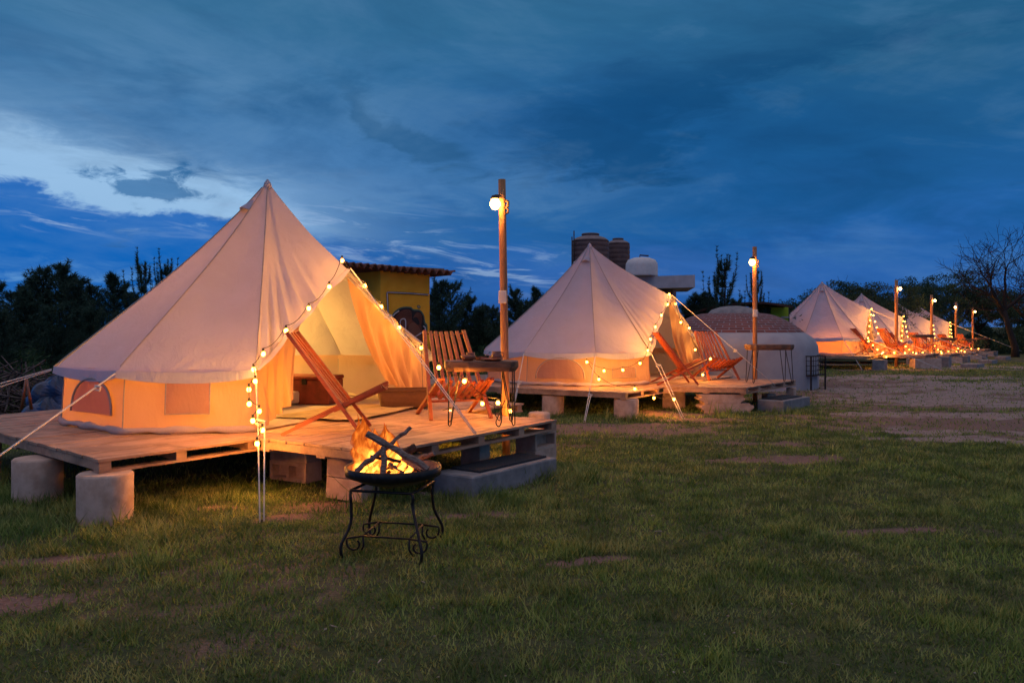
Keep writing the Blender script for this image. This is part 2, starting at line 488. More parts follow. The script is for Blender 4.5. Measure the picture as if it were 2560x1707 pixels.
def ground_z(x, y): return VG(x, y) + .016*np.sin(x*1.7+.6*y)*np.sin(y*1.3-.4*x+1) + .008*np.sin(x*4.1+2)*np.sin(y*3.7)

def ground_mat(nt):
    at = nt.nodes.new('ShaderNodeAttribute'); at.attribute_name = 'cover'
    sp = nt.nodes.new('ShaderNodeSeparateColor'); nt.links.new(at.outputs['Color'], sp.inputs[0])
    soil, sand = S(nt, sp.outputs[0]), S(nt, sp.outputs[1])
    w = worldco(nt)
    n1 = noise(nt, w, .55, 5, .6); n2 = noise(nt, w, 6, 6, .65); n3 = noise(nt, w, 45, 4, .7)
    g = mixc(nt, n2.ss(.3, .7), (.055, .080, .032), (.12, .125, .06))
    g = mixc(nt, n1.ss(.45, .75) * .5, g, (.10, .080, .045))
    g = mixc(nt, n3.ss(.45, .7) * .5, g, (.028, .032, .014))
    s1 = mixc(nt, n3.ss(.3, .7), (.17, .105, .085), (.27, .185, .155))
    s2 = mixc(nt, n2.ss(.3, .7), (.26, .19, .165), (.38, .30, .27))
    g = mixc(nt, (soil + (n3 - .5) * .6).ss(.25, .75), g, s1)
    g = mixc(nt, (sand + (n3 - .5) * .5).ss(.25, .75), g, s2)
    return principled(nt, g, .95, bump(nt, n3 + n2, .8, .03), 0, .1).outputs[0]
M_GROUND = mat('lawn_ground', ground_mat)
def build_ground():
    ys = np.concatenate([np.arange(-30, 2, 2.0), np.arange(2, 16, .12), np.arange(16, 40, .35), np.arange(40, 90, 2), np.array([95, 110, 140, 200, 300, 500, 900, 1500])])
    xs = np.concatenate([np.array([-900, -400, -200, -120, -80, -60, -45, -30, -22, -16]), np.arange(-12, 12, .12), np.arange(12, 34, .4), np.array([36, 40, 50, 65, 90, 140, 250, 500, 900])])
    X, Y = np.meshgrid(xs, ys, indexing='ij'); Zg = ground_z(X.ravel(), Y.ravel())
    n, m = X.shape
    co = np.stack([X.ravel(), Y.ravel(), Zg], 1)
    idx = np.arange(n*m).reshape(n, m)
    q = np.stack([idx[:-1, :-1], idx[1:, :-1], idx[1:, 1:], idx[:-1, 1:]], -1).reshape(-1, 4)
    me = bpy.data.meshes.new('ground')
    me.vertices.add(len(co)); me.vertices.foreach_set('co', co.ravel())
    me.loops.add(q.size); me.loops.foreach_set('vertex_index', q.ravel().astype(np.int32))
    me.polygons.add(len(q)); me.polygons.foreach_set('loop_start', np.arange(0, q.size, 4, dtype=np.int32))
    me.polygons.foreach_set('use_smooth', np.ones(len(q), bool))
    me.update(calc_edges=True)
    so, sa, wo_ = soil_sand(X.ravel(), Y.ravel())
    ca = me.color_attributes.new('cover', 'FLOAT_COLOR', 'POINT')
    ca.data.foreach_set('color', np.stack([np.maximum(so, wo_), sa, so*0, so*0+1], 1).ravel())
    me.materials.append(M_GROUND)
    o = bpy.data.objects.new('ground', me); col.objects.link(o)
    tag(o, 'lawn with worn brown soil and pale sandy tracks', None, None, 'structure')
build_ground()

M_GRASS = None
def grass_mat(nt):
    r = island(nt); w = worldco(nt)
    n = noise(nt, w, 1.1, 5, .6).ss(.34, .66)
    a = mixc(nt, r, (.10, .20, .04), (.34, .44, .11))
    b = mixc(nt, r, (.20, .22, .085), (.44, .41, .19))
    c = mixc(nt, (n * .55 - .06 + (r - .5) * .42).clamp(), a, b)
    dk = noise(nt, w, 2.6, 5, .65).ss(.38, .62)
    c = mixc(nt, 1.0, c, mixc(nt, dk, (.45, .52, .42), (1.2, 1.08, 1.0)), 'MULTIPLY')
    p = principled(nt, c, .6, None, 0, .25)
    t = nt.nodes.new('ShaderNodeBsdfTranslucent'); nt.links.new(c.k, t.inputs[0])
    mx = nt.nodes.new('ShaderNodeMixShader'); mx.inputs[0].default_value = .35
    nt.links.new(p.outputs[0], mx.inputs[1]); nt.links.new(t.outputs[0], mx.inputs[2])
    return mx.outputs[0]
M_GRASS = mat('grass_blades', grass_mat)
def tri_mesh(name, co, m):
    n = len(co)//3
    me = bpy.data.meshes.new(name)
    me.vertices.add(len(co)); me.vertices.foreach_set('co', co.astype(np.float32).ravel())
    me.loops.add(n*3); me.loops.foreach_set('vertex_index', np.arange(n*3, dtype=np.int32))
    me.polygons.add(n); me.polygons.foreach_set('loop_start', np.arange(0, n*3, 3, dtype=np.int32))
    me.update(calc_edges=True); me.materials.append(m)
    return me
def build_grass():
    X = []; Y = []; Hh = []; Ww = []
    for y0, y1, dens, h, w in ((2.6, 4.5, 5200, .030, .0042), (4.5, 7, 3800, .032, .005), (7, 11, 1900, .036, .007), (11, 18, 900, .034, .009), (18, 34, 190, .035, .018)):
        for sgn in (0,):
            wx = lambda y: .68*y+.6
            area = (wx(y0)+wx(y1))*(y1-y0)
            k = int(area*dens)
            y = rng.uniform(y0, y1, k); x = rng.uniform(-1, 1, k)*(.68*y+.6)
            X.append(x); Y.append(y); Hh.append(np.full(k, h)); Ww.append(np.full(k, w))
    x = np.concatenate(X); y = np.concatenate(Y); h = np.concatenate(Hh); w = np.concatenate(Ww)
    so, sa, wo_ = soil_sand(x, y)
    cl = fbm(x, y, 1.6, 9); cl2 = vnoise(x, y, 9, 4)
    keep = rng.uniform(0, 1, len(x)) < (1-np.maximum(so, sa)*.93)*(.55+.9*np.clip(cl*.6+cl2*.5, 0, 1))
    # shaded strip below the decks is worn
    keep &= ~(((x < -1.5) & (y > 6.9+.2*x) & (y < 11) & (x > -5.5)) & (rng.uniform(0, 1, len(x)) < .85) & (y > 7.2))
    x, y, h, w, cl, cl2 = (a[keep] for a in (x, y, h, w, cl, cl2))
    n = len(x)
    tall = 1 + 1.0*((x < -2.0) & (y < 8) & (y > 4.4))*rng.uniform(.0, 1, n)
    for sx_, sy_ in ((-2.90, 5.76), (-3.72, 6.44), (-4.72, 7.2), (1.71, 12.27), (.65, 12.9), (-1.17, 6.45), (-.3, 6.45), (.4, 7.4), (3.3, 13.1), (4.4, 13.2)):
        tall = np.maximum(tall, 1+3.2*np.exp(-((x-sx_)**2+(y-sy_)**2)/.12)*rng.uniform(.3, 1, n))
    tall = tall*(1+1.1*np.clip((vnoise(x, y, 5.5, 21)-.72)*6, 0, 1))
    h = h*.86*rng.uniform(.5, 1.35, n)*(.5+.8*cl+.55*cl2)*tall
    a = rng.uniform(0, 2*pi, n); lean = rng.uniform(.2, 1.2, n)
    z = ground_z(x, y) - .004
    dxx = np.cos(a)*w; dyy = np.sin(a)*w
    b = a + rng.uniform(.8, 2.3, n)
    tx = x+np.cos(b)*h*lean; ty = y+np.sin(b)*h*lean
    co = np.empty((n, 3, 3))
    co[:, 0] = np.stack([x-dxx, y-dyy, z], 1); co[:, 1] = np.stack([x+dxx, y+dyy, z], 1); co[:, 2] = np.stack([tx, ty, z+h], 1)
    me = tri_mesh('grass', co.reshape(-1, 3), M_GRASS)
    o = bpy.data.objects.new('grass', me); col.objects.link(o)
    tag(o, 'short patchy green and straw coloured grass', 'grass', None, 'stuff')
build_grass()

# ------------------------------------------------------------------ decks
def bil(q, u, v):
    a = Vector(q[0]).lerp(Vector(q[1]), u); b = Vector(q[3]).lerp(Vector(q[2]), u)
    return a.lerp(b, v)
DT = .105
def deck(label, quad, zt, m, group, us=None, stub=True, name='pallet_deck'):
    """boards run from corner 0 to corner 1; bearers run from corner 0 to corner 3"""
    q = [Vector((p[0], p[1], 0)) for p in quad]
    c = (q[0]+q[1]+q[2]+q[3])/4
    root = thing(name, label, 'deck', (q[0].x, q[0].y, zt-DT), group)
    L = (q[1]-q[0]).length; Wd = (q[3]-q[0]).length
    nb = max(4, int(Wd/.098)); r = random.Random(int(L*100)+nb)
    b = MB()
    for k in range(nb):
        joints = [0.0]; 
        step = 1.2/L
        x = step
        while x < 1-.25*step: joints.append(x); x += step
        joints.append(1.0)
        for j in range(len(joints)-1):
            u0 = joints[j]+.0012/L*2+(r.uniform(-.006, .004)/L if j == 0 else 0); u1 = joints[j+1]-.0012/L*2+(r.uniform(-.003, .006)/L if j == len(joints)-2 else 0)
            v0 = k/nb+.0025/Wd; v1 = (k+1)/nb-.0025/Wd
            z1 = zt+r.uniform(-.003, .0015); z0 = z1-.02
            p = [bil(q, u0, v0), bil(q, u1, v0), bil(q, u1, v1), bil(q, u0, v1)]
            b.hexa([a+Vector((0, 0, z0)) for a in p], [a+Vector((0, 0, z1)) for a in p])
    b.build('deck_boards', m, root)
    ns = max(3, int(round(L/.62))+1)
    us = us or [i/(ns-1) for i in range(ns)]
    wv = .088/L
    for u in us:
        u0 = min(max(0.002, u-wv/2), 1-.002-wv); u1 = u0+wv
        s = MB(); p = [bil(q, u0, .006), bil(q, u1, .006), bil(q, u1, .994), bil(q, u0, .994)]
        s.hexa([a+Vector((0, 0, zt-DT+.019)) for a in p], [a+Vector((0, 0, zt-.0245)) for a in p])
        s.build('bearer', m, root)
    for v in (0.0, .48, 1.0):
        v0 = min(max(0.003, v-.05/Wd), 1-.1/Wd-.003); v1 = v0+.095/Wd
        s = MB(); p = [bil(q, .001, v0), bil(q, .999, v0), bil(q, .999, v1), bil(q, .001, v1)]
        s.hexa([a+Vector((0, 0, zt-DT)) for a in p], [a+Vector((0, 0, zt-DT+.0185)) for a in p])
        s.build('bottom_board', m, root)
    return root
M_DECK1 = wood('deck_wood_a', (.32, .185, .12, 1), (.52, .33, .22, 1), radians(54))
DZ1, DZ2 = .45, .40
C0 = Vector((-2.885, 5.72, 0)); C1 = C0 + unit(54)*5.15; C3 = C0 + unit(138)*3.7; C2 = C1 + unit(144)*4.2
deck('wide pallet deck under the nearest tent, its near left corner resting on round concrete stumps', [C0, C1, C2, C3], DZ1, M_DECK1, 'pallet decks under the tents')
F0 = Vector((-.956, 6.02, 0)); F1 = F0 + unit(56)*2.51; F3 = F0 + unit(146.3)*1.35; F2 = F3 + unit(56)*2.51
deck('pallet porch deck in front of the nearest tent, behind the fire bowl', [F0, F1, F2+unit(146)*.0, F3], DZ1+.006, M_DECK1, 'porch decks of pallets')
K0 = Vector((1.69, 12.05, 0)); K3 = K0 + unit(149)*4.6; K1 = K0 + unit(57)*4.9; K2 = K1 + unit(149)*4.2
dk2 = deck('wide pallet deck under the second tent, beyond the lamp post', [K0, K1, K2, K3], DZ2, M_DECK1, 'pallet decks under the tents')
N0 = Vector((3.72, 13.0, 0)); N1 = Vector((5.15, 14.85, 0)); N3 = Vector((2.43, 13.22, 0)); N2 = Vector((4.05, 15.3, 0))
pk2 = deck('slotted pallet porch in front of the second tent, on a stack of moulded stones', [N0, N1, N2, N3], DZ2+.006, M_DECK1, 'porch decks of pallets')

# ------------------------------------------------------------------ supports
def stump(label, x, y, r, h, z0=-.02, m=None, group='round concrete stumps under the decks'):
    b = MB(); c = (x, y, 0)
    b.lathe([(0, z0), (r*1.01, z0), (r, z0+.03), (r*.995, h*.5), (r, h-.012), (r-.012, h), (0, h)], 36, c, True, .006)
    o = b.build('concrete_stump', m or M_CONC, None, (x, y, z0))
    tag(o, label, 'stump', group)
    for p in o.data.polygons:
        if abs(p.normal.z) > .7: p.use_smooth = False
    return o
HB = DZ1-DT
stump('large round concrete stump under the near left corner of the first deck', -2.88, 5.80, .185, HB)
stump('round concrete stump under the left edge of the first deck, second from its corner', -3.74, 6.46, .18, HB)
stump('round concrete stump cut by the left edge of the photo, under the first deck', -4.72, 7.20, .20, HB)
HB2 = DZ2-DT
stump('round concrete stump at the near corner of the second deck', (1566-1280)/F*12.25, 12.27, .185, HB2)
stump('round concrete stump left of the hanging blue runner under the second deck', (1383-1280)/F*12.85, 12.9, .175, HB2)
stump('short round stump beside the end of the first deck, behind the lamp post', .33, 9.9, .13, .34)

def cblock(name, label, cat, c, size, rz, m=M_CONC, holes=0, group=None, side='y'):
    """masonry block; holes show on its long side faces"""
    root = None
    b = MB(); L, Wd, H = size; R = rz3(rz); c = Vector(c)
    if not holes:
        b.box(c, size, R=R, bev=.008)
        # rough it a little
        b.v = [(x+random.uniform(-.006, .006), y+random.uniform(-.006, .006), z+random.uniform(-.003, .002)) for x, y, z in b.v]
    else:
        t = .032; n = holes; w = (L-(n+1)*t)/n
        for sz in (-1, 1): b.box(c+Vector((0, 0, sz*(H/2-t/2))), (L, Wd, t), R=R)
        for i in range(n+1): b.box(c+R @ Vector((-L/2+t/2+i*(w+t), 0, 0)), (t, Wd-.002, H-2*t+.001), R=R)
        b.box(c, (L-.004, .03, H-2*t), R=R)
    o = b.build(name, m, None, c-Vector((0, 0, H/2)))
    return tag(o, label, cat, group)
BG = 'concrete blocks holding up the decks'
h2 = HB/2
bc = Vector((-1.17, 6.38, 0)) + unit(146)*.2 + unit(56)*.1
cblock('concrete_block', 'lower pale block of the pair behind the left leg of the fire bowl', 'block', bc+Vector((0, 0, h2/2-.002)), (.40, .20, h2), 146, group=BG)
cblock('concrete_block', 'upper pale block of the pair behind the left leg of the fire bowl', 'block', bc+Vector((0.006, -.008, h2*1.5)), (.39, .195, h2-.004), 147, group=BG)
bc = Vector((-1.95, 7.38, 0))
cblock('hollow_block', 'lower hollow block with two openings under the left side of the porch', 'block', bc+Vector((0, 0, h2/2)), (.44, .2, h2), 150, holes=2, group=BG)
cblock('concrete_block', 'solid block on top of the hollow block under the left side of the porch', 'block', bc+Vector((.0, 0, h2*1.5)), (.44, .2, h2-.004), 150, group=BG)
bc = Vector((-.33, 7.45, 0))
cblock('concrete_block', 'lone upright block under the middle of the first porch, behind the step', 'block', bc+Vector((0, 0, HB/2)), (.16, .22, HB), 56, group=BG)
bc = Vector((.24, 8.14, 0))
cblock('concrete_block', 'lower block of the stack under the right end of the first porch', 'block', bc+Vector((0, 0, .085)), (.40, .24, .17), 56, group=BG)
cblock('hollow_block', 'grooved block on top of the stack under the right end of the first porch', 'block', bc+Vector((0.0, 0, .17+(HB-.17)/2)), (.40, .23, HB-.172), 57, holes=1, group=BG)
cblock('concrete_block', 'shaded block far back under the first deck', 'block', (-1.0, 9.0, HB/2), (.3, .2, HB), 50, group=BG)
cblock('concrete_block', 'block in the shade under the left end of the second porch', 'block', ((1685-1280)/F*13.7, 13.75, HB2/2-.01), (.36, .2, HB2), 175, group=BG)
cblock('concrete_block', 'small pale block under the far right corner of the second porch', 'block', (5.02, 14.72, .13), (.14, .14, HB2), 52, group=BG)
cblock('concrete_block', 'knocked over pale block in the gap under the second porch', 'block', (4.5, 14.35, .10), (.2, .15, .2), 30, group=BG)

# moulded stones (cornice pieces)
def moulded(label, c, L, D, H, rz, flip=False):
    pr = []
    n = 24
    for i in range(n+1):
        t = i/n; z = -H/2+H*t
        tab = ((0, -.03), (.25, -.02), (.4, .015), (.6, .035), (.8, .02), (.88, -.03), (1, -.03)) if flip else ((0, -.075), (.14, -.07), (.3, -.03), (.42, 0), (.60, 0), (.64, -.028), (.84, -.028), (.88, -.005), (1, -.005))
        for (ta, wa), (tb_, wb) in zip(tab, tab[1:]):
            if ta <= t <= tb_: w = L/2 + wa + (wb-wa)*(t-ta)/(tb_-ta)
        pr.append((w, z))
    poly = pr + [(-x, z) for x, z in reversed(pr)]
    b = MB(); b.prism(poly, rz3(rz), c, D)
    o = b.build('moulded_stone', M_CONC, None, Vector(c)-Vector((0, 0, H/2)))
    return tag(o, label, 'stone', 'moulded stones under the second porch')
mc = G(1812, 1036); mc = Vector((mc.x, 12.98+.25, 0))
mc = Vector((3.33, 13.22, 0))
hm = HB2/2
moulded('lower moulded stone, its rounded end sticking out, under the second porch', mc+Vector((.10, 0, hm/2-.005)), .80, .30, hm, 4, True)
moulded('upper moulded stone with stepped ends under the second porch', mc+Vector((.02, 0, hm*1.5-.004)), .74, .30, hm-.004, 4, False)

# steps with mats
def mat_grid(name, label, c, L, Wd, rz, n1, n2, z):
    b = MB(); R = rz3(rz); c = Vector((c[0], c[1], z))
    b.box(c+Vector((0, 0, .003)), (L, Wd, .006), R=R)
    for i in range(n1+1):
        b.box(c+R @ Vector((-L/2+L*i/n1*.98+L*.01, 0, .011)), (.010, Wd*.98, .0095), R=R)
    for j in range(n2+1):
        b.box(c+R @ Vector((0, -Wd/2+Wd*j/n2*.96+Wd*.02, .0125)), (L*.98, .012, .0095), R=R)
    o = b.build(name, MATS['rubber'], None, c)
    return tag(o, label, 'mat', 'ridged mats on the steps')
simple('rubber', (.016, .018, .022), (.035, .038, .045), 30, .6)
def slab(name, label, cat, corner, a, L, Wd, h, m, group=None):
    c = Vector((corner[0], corner[1], 0)) + unit(a)*L/2 + unit(a+90)*Wd/2
    b = MB(); b.box((c.x, c.y, h/2-.01), (L, Wd, h+.02), R=rz3(a), bev=.012)
    o = b.build(name, m, None, (c.x, c.y, -.02)); tag(o, label, cat, group); return c
sc = slab('concrete_step', 'low concrete step with a chipped foot, behind the fire bowl', 'step', (-.306, 6.47), 54, 1.22, .42, .185, M_CONCD, 'concrete steps at the porches')
mat_grid('rubber_mat', 'long black grid mat on the step behind the fire bowl', sc+unit(144)*.02+unit(54)*.06, .98, .31, 54, 44, 12, .186)
sc = slab('concrete_step', 'low concrete step at the right end of the second porch', 'step', ((1960-1280)/F*13.15, 13.15, 0), 50, 1.15, .45, .175, M_CONCD, 'concrete steps at the porches')
mat_grid('rubber_mat', 'brown-black mat on the step of the second porch', sc+unit(140)*.03, .9, .33, 50, 30, 10, .176)
for i in range(40):   # plaster crumbs at the foot of the step
    pass
b = MB()
for i in range(160):
    p = Vector((-.306, 6.47, 0)) + (unit(54)*random.uniform(0, .5) if random.random() < .4 else unit(144)*random.uniform(-.02, .55)) + Vector((random.gauss(0, .03)-.01, random.gauss(-.03, .03), 0))
    s = random.uniform(.006, .022)
    b.box((p.x, p.y, s*.3), (s, s*.8, s*.7), random.uniform(0, 3))
tag(b.build('plaster_crumbs', M_CONC), 'pale plaster crumbs along the foot of the near step', 'rubble', None, 'stuff')
# ------------------------------------------------------------------ bell tents
def lerp(a, b, t): return a + (b-a)*t
def tent(label, c, zdeck, rot, left, right, peak, R=1.94, npan=7, H=2.5, wh=.55, detail=True, seed=1, cuts=None):
    """left/right: door corner (x, y) local, door faces local +x. peak: (x, y, z)"""
    rr = random.Random(seed)
    Rm = rz3(rot); base = Vector((c[0], c[1], zdeck))
    T = lambda x, y, z: base + Rm @ Vector((x, y, z))
    root = thing('bell_tent', label, 'tent', base, 'bell tents in a row')
    aL, aR = atan2(left[1], left[0]), atan2(right[1], right[0])
    angs = [aR + (2*pi+aL-aR)*i/npan for i in range(npan+1)]
    rads = [R]*(npan+1)
    rads[0] = sqrt(right[0]**2+right[1]**2); rads[-1] = sqrt(left[0]**2+left[1]**2)
    E = [Vector((cos(a)*r_*1.0, sin(a)*r_*1.0, wh)) for a, r_ in zip(angs, rads)]
    O = [Vector((cos(a)*(r_+.09), sin(a)*(r_+.09), wh-.005)) for a, r_ in zip(angs, rads)]   # roof edge overhangs the wall
    O[0] = E[0]+Vector((.06, .05, .0)); O[-1] = E[-1]+Vector((.05, -.06, .0))
    A = Vector((0, 0, H)); P = Vector(peak)
    def prof(u):   # extra sag below the straight line
        return -.115*sin(pi*u**.8)*(1-.35*u)
    up = 18 if detail else 9
    vp = 12 if detail else 6
    roof = MB()
    for i in range(npan):
        o0, o1 = O[i], O[i+1]
        adjL = (i == npan-1)
        def fn(u, v, o0=o0, o1=o1, i=i):
            e = o0.lerp(o1, v)
            e = e*(1-.028*sin(pi*v)); e.z = wh-.005-.022*sin(pi*v)
            p = A.lerp(e, u) + Vector((0, 0, prof(u)))
            # panels hang slightly inwards between the seams
            rad = Vector((p.x, p.y, 0))
            if rad.length > 1e-4:
                nrm = Vector((rad.x, rad.y, rad.length*.9)).normalized()
                p = p - nrm*(.040*sin(pi*v)*sin(pi*min(1, u*1.05)) - .006*sin(7*v+9*u+rr_ph[i])*sin(pi*v)*u)
                fold = 0
                for cv, sg in ((0, 1), (1, -1)):
                    d = abs(v-cv)
                    if u > .55: fold += .017*((u-.55)/.45)**2*sin(26*d+rr_ph[i])*exp(-d*4.5)
                p = p + nrm*fold
            if u < .045: p = Vector((p.x, p.y, p.z))
            return base + Rm @ p
        rr_ph = [rr.uniform(0, 6) for _ in range(npan)]
        roof.grid(fn, up, vp)
    # door side panels, apex - peak - corner
    for side, o in ((0, O[-1]), (1, O[0])):
        ph = rr.uniform(0, 3)
        def fn(u, v, o=o, side=side, ph=ph):
            e = P.lerp(o, v) + Vector((0, 0, -.03*sin(pi*v)))
            e = e + Vector((-.05*sin(pi*v), 0, 0))
            p = A.lerp(e, u) + Vector((0, 0, prof(u)*(1-.35*(1-v))))
            nrm = (o-A).cross(P-A).normalized()
            if nrm.z < 0: nrm = -nrm
            p = p - nrm*.05*sin(pi*v)*sin(pi*u)
            amp = .040*max(0, (u-.4)/.6)**1.6*(.25+.9*v)
            p = p + nrm*amp*(sin(46*v+ph+2.0*u)+.5*sin(83*v+ph*2))*(min(1, v*5))*(min(1, (1-v)*9))
            return base + Rm @ p
        roof.grid(fn, up+8, 44 if detail else 14)
    # little collar at the very top
    roof.tube([T(0, 0, H-.10), T(0, 0, H-.02), T(0, 0, H+.02)], [.055, .035, .006], 10)
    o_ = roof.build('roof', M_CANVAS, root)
    # valance
    va = MB()
    for i in range(npan):
        o0, o1 = O[i], O[i+1]
        def fn(u, v, o0=o0, o1=o1):
            e = o0.lerp(o1, v)*(1-.028*sin(pi*v)); e.z = wh-.005-.022*sin(pi*v)
            d = Vector((e.x, e.y, 0)).normalized()
            return base + Rm @ (e + d*(.005+.010*u+.004*sin(9*v)*u) + Vector((0, 0, .006-.085*u-.012*u*sin(pi*v)+.022*u*(abs(2*v-1)**3))))
        va.grid(fn, 2, 10)
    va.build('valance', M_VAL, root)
    # hem along the A edges
    hm_ = MB()
    for o in (O[-1], O[0]):
        def fn(u, v, o=o):
            e = P.lerp(o, v) + Vector((-.05*sin(pi*v), 0, -.03*sin(pi*v)))
            d = Vector((1, 0, -.1)).normalized()
            s = sin(40*v)*.004
            return base + Rm @ (e + d*(.004+.05*u*(1+.3*sin(17*v)))+Vector((0, 0, s*u)))
        hm_.grid(fn, 2, 40 if detail else 12)
    hm_.build('door_hem', M_CANVAS, root)
    # walls
    wl = MB(); wall_pts = []
    for i in range(npan):
        e0, e1 = E[i], E[i+1]; ph = rr.uniform(0, 6)
        def fn(u, v, e0=e0, e1=e1, ph=ph):
            e = e0.lerp(e1, v); d = Vector((e.x, e.y, 0)).normalized()
            f = .015*sin(pi*u)*(.6*sin(11*v+ph+5*u)+.5*sin(19*v+2*ph-7*u)+.25*sin(37*v-9*u))*min(1, v*6, (1-v)*6)
            return base + Rm @ Vector((e.x+d.x*(f+.025*u), e.y+d.y*(f+.025*u), lerp(wh, .03, u)))
        wl.grid(fn, 8 if detail else 4, 26 if detail else 8)
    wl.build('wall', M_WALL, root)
    # ground skirt roll
    sk = MB()
    pts = []; sub = 10 if detail else 4
    for i in range(npan):
        for j in range(sub):
            e = E[i].lerp(E[i+1], j/sub); d = Vector((e.x, e.y, 0)).normalized()
            k = .035+.014*sin(j*1.9+i)+.006*sin(j*4)
            pts.append(T(e.x+d.x*k, e.y+d.y*k, .030+.008*sin(j*2.3+i*1.7)))
    pts.append(T(E[-1].x, E[-1].y, .03))
    sk.tube(pts, [.030+.009*sin(i*1.3)+.004*sin(i*3.1) for i in range(len(pts))], 7)
    sk.build('ground_sheet_hem', M_SKIRT, root)
    fl = MB()
    ring = [T(E[i].x*.995, E[i].y*.995, .012) for i in range(npan+1)]
    fl.add(ring, [tuple(range(len(ring)))]); fl.build('floor_sheet', M_SKIRT, root)
    # seams
    se = MB()
    for i in range(1, npan+1):
        oo = O[i] if i < npan else O[-1]
        pts = []
        for k in range(17):
            u = .03+.95*k/16
            p = A.lerp(oo, u) + Vector((0, 0, prof(u))); r_ = Vector((p.x, p.y, p.z)).normalized()
            pts.append(base + Rm @ (p + Vector((r_.x, r_.y, .9))*.006))
        se.tube(pts, .006 if detail else .008, 4, cap=False)
    for i in range(1, npan):
        e = E[i]; d = Vector((e.x, e.y, 0)).normalized()
        se.tube([T(e.x+d.x*.004, e.y+d.y*.004, wh-.05), T(e.x+d.x*.018, e.y+d.y*.018, .3), T(e.x+d.x*.03, e.y+d.y*.03, .05)], .006, 4, cap=False)
    se.build('seams', M_SEAM, root)
    # vents near the top
    for va_ in (2, 5) if npan == 7 else (3, 6):
        a = (angs[va_]+angs[min(va_+1, npan)])/2
        h = MB(); r0 = .27
        zc = H-(H-wh)*(r0/(R+.09)) + prof(r0/(R+.09)) - .03
        d = Vector((cos(a), sin(a), 0)); t = Vector((-sin(a), cos(a), 0))
        def fn(u, v, d=d, t=t, zc=zc, r0=r0):
            w = .085*(u**.7); b = t*(w*(2*v-1)) + d*(r0-.09+.10*u) + Vector((0, 0, zc+.13-.13*u))
            return base + Rm @ (b + (d*.055+Vector((0, 0, .035)))*sin(pi*v)*u)
        h.grid(fn, 6, 10)
        h.build('vent_hood', M_CANVAS, root)
    # door curtains in the A
    def curtain(side, t_end, zlift, width_k):
        """hangs from the A edge between the corner (t=0) and t_end up the edge"""
        o = (E[-1] if side == 0 else E[0]); s = -1 if side == 0 else 1
        b = MB()
        def fn(u, v):
            # u down, v from corner towards the middle
            te = t_end*v
            top = o.lerp(P, te) + Vector((-.03, 0, -.02))
            bot = Vector((lerp(o.x, P.x*.5+o.x*.5, te), lerp(o.y, 0, min(1, te*width_k)), .02+zlift*v**1.3))
            bot.x += -.12*v
            p = top.lerp(bot, u)
            amp = .034*(.25+u*.9)*min(1, v*7)*(1-.25*v)
            p.x += amp*(sin(v*30+u*2)+.6*sin(v*53-u*5+1))
            p.x -= .06*sin(pi*u)*v
            p.y += s*(-.03)*sin(pi*u)*v
            return base + Rm @ p
        b.grid(fn, 22, 60 if detail else 16)
        b.build('door_curtain', M_WALL, root)
    cl_, cr_ = cuts or ((.50, .20, 1.0), (.97, .25, .45))
    curtain(0, *cl_); curtain(1, *cr_)
    # poles
    pb = MB(); pb.tube([T(0, 0, 0.02), T(0, 0, H-.03)], .018, 8); pb.build('centre_pole', M_PLAST, root)
    for o in (E[-1], E[0]):
        pb = MB(); pb.tube([T(o.x-.03, o.y, .0), T(o.x-.03, o.y, wh-.03), T(P.x-.04, P.y, P.z-.035)], .013, 7); pb.build('door_pole', M_PLAST, root)
    root_info = dict(root=root, T=T, E=E, O=O, A=A, P=P, angs=angs, Rm=Rm, base=base)
    return root_info

t1 = tent('largest tent, nearest of the row, open towards the stick chairs behind the fire bowl', (-2.65, 8.88), DZ1, -19.6,
          (.945, -1.46), (.945, 2.02), (.974, .008, 1.53), npan=7, seed=3)
t2 = tent('second tent, just right of the tall lit post, with brown water tanks behind its top', (1.44, 15.2), DZ2, -30.2,
          (1.448, -.77), (1.454, 2.11), (1.50, .10, 1.53), npan=8, seed=5, cuts=((.16, .03, 1.0), (.96, .22, .40)))

# windows of the first tent's wall
def wall_point(t, i, v, z, off=.012):
    off = off + .019
    e = t['E'][i].lerp(t['E'][i+1], v); d = Vector((e.x, e.y, 0)).normalized()
    k = 1-z/.55
    return t['base'] + t['Rm'] @ Vector((e.x+d.x*(off+.025*k), e.y+d.y*(off+.025*k), z))
def arch_window(t, i, v0, v1, zb, zt):
    n = 16; pts = []
    for k in range(n+1):
        a = pi*k/n; pts.append(wall_point(t, i, (v0+v1)/2-cos(a)*(v1-v0)/2, zb+(zt-zb)*sin(a)**.8, .016))
    b = MB(); b.tube(pts, .011, 5); w = b.build('window', simple('zip_tape', (.30, .26, .25), (.36, .31, .3), 30, .8), t['root'])
    b = MB()
    def fn(u, v):
        a = pi*v; x = (v0+v1)/2-cos(a)*(v1-v0)/2*.97; z = zb+(zt-zb)*.96*sin(a)**.8
        return wall_point(t, i, x, lerp(zb, z, u), .013+.004*sin(9*v+3*u))
    b.grid(fn, 4, 16); b.build('window_cover', M_PANE, w)
def pocket_window(t, i, v0, v1, zb, zt):
    b = MB()
    b.grid(lambda u, v: wall_point(t, i, lerp(v0, v1, v), lerp(zt, zb, u), .014+.007*sin(pi*u)*sin(7*v+2*u)), 6, 10)
    w = b.build('window', M_PANE, t['root'])
    b = MB()
    b.tube([wall_point(t, i, v0, zt, .018), wall_point(t, i, v0, zb, .020), wall_point(t, i, (v0+v1)/2, zb+.004, .020), wall_point(t, i, v1, zb, .020), wall_point(t, i, v1, zt, .018)], .006, 5)
    b.build('window_zip', MATS['zip_tape'], w)
arch_window(t1, 5, .22, .86, .15, .46)
pocket_window(t1, 6, .33, .66, .17, .455)
arch_window(t2, 6, .15, .85, .12, .46)
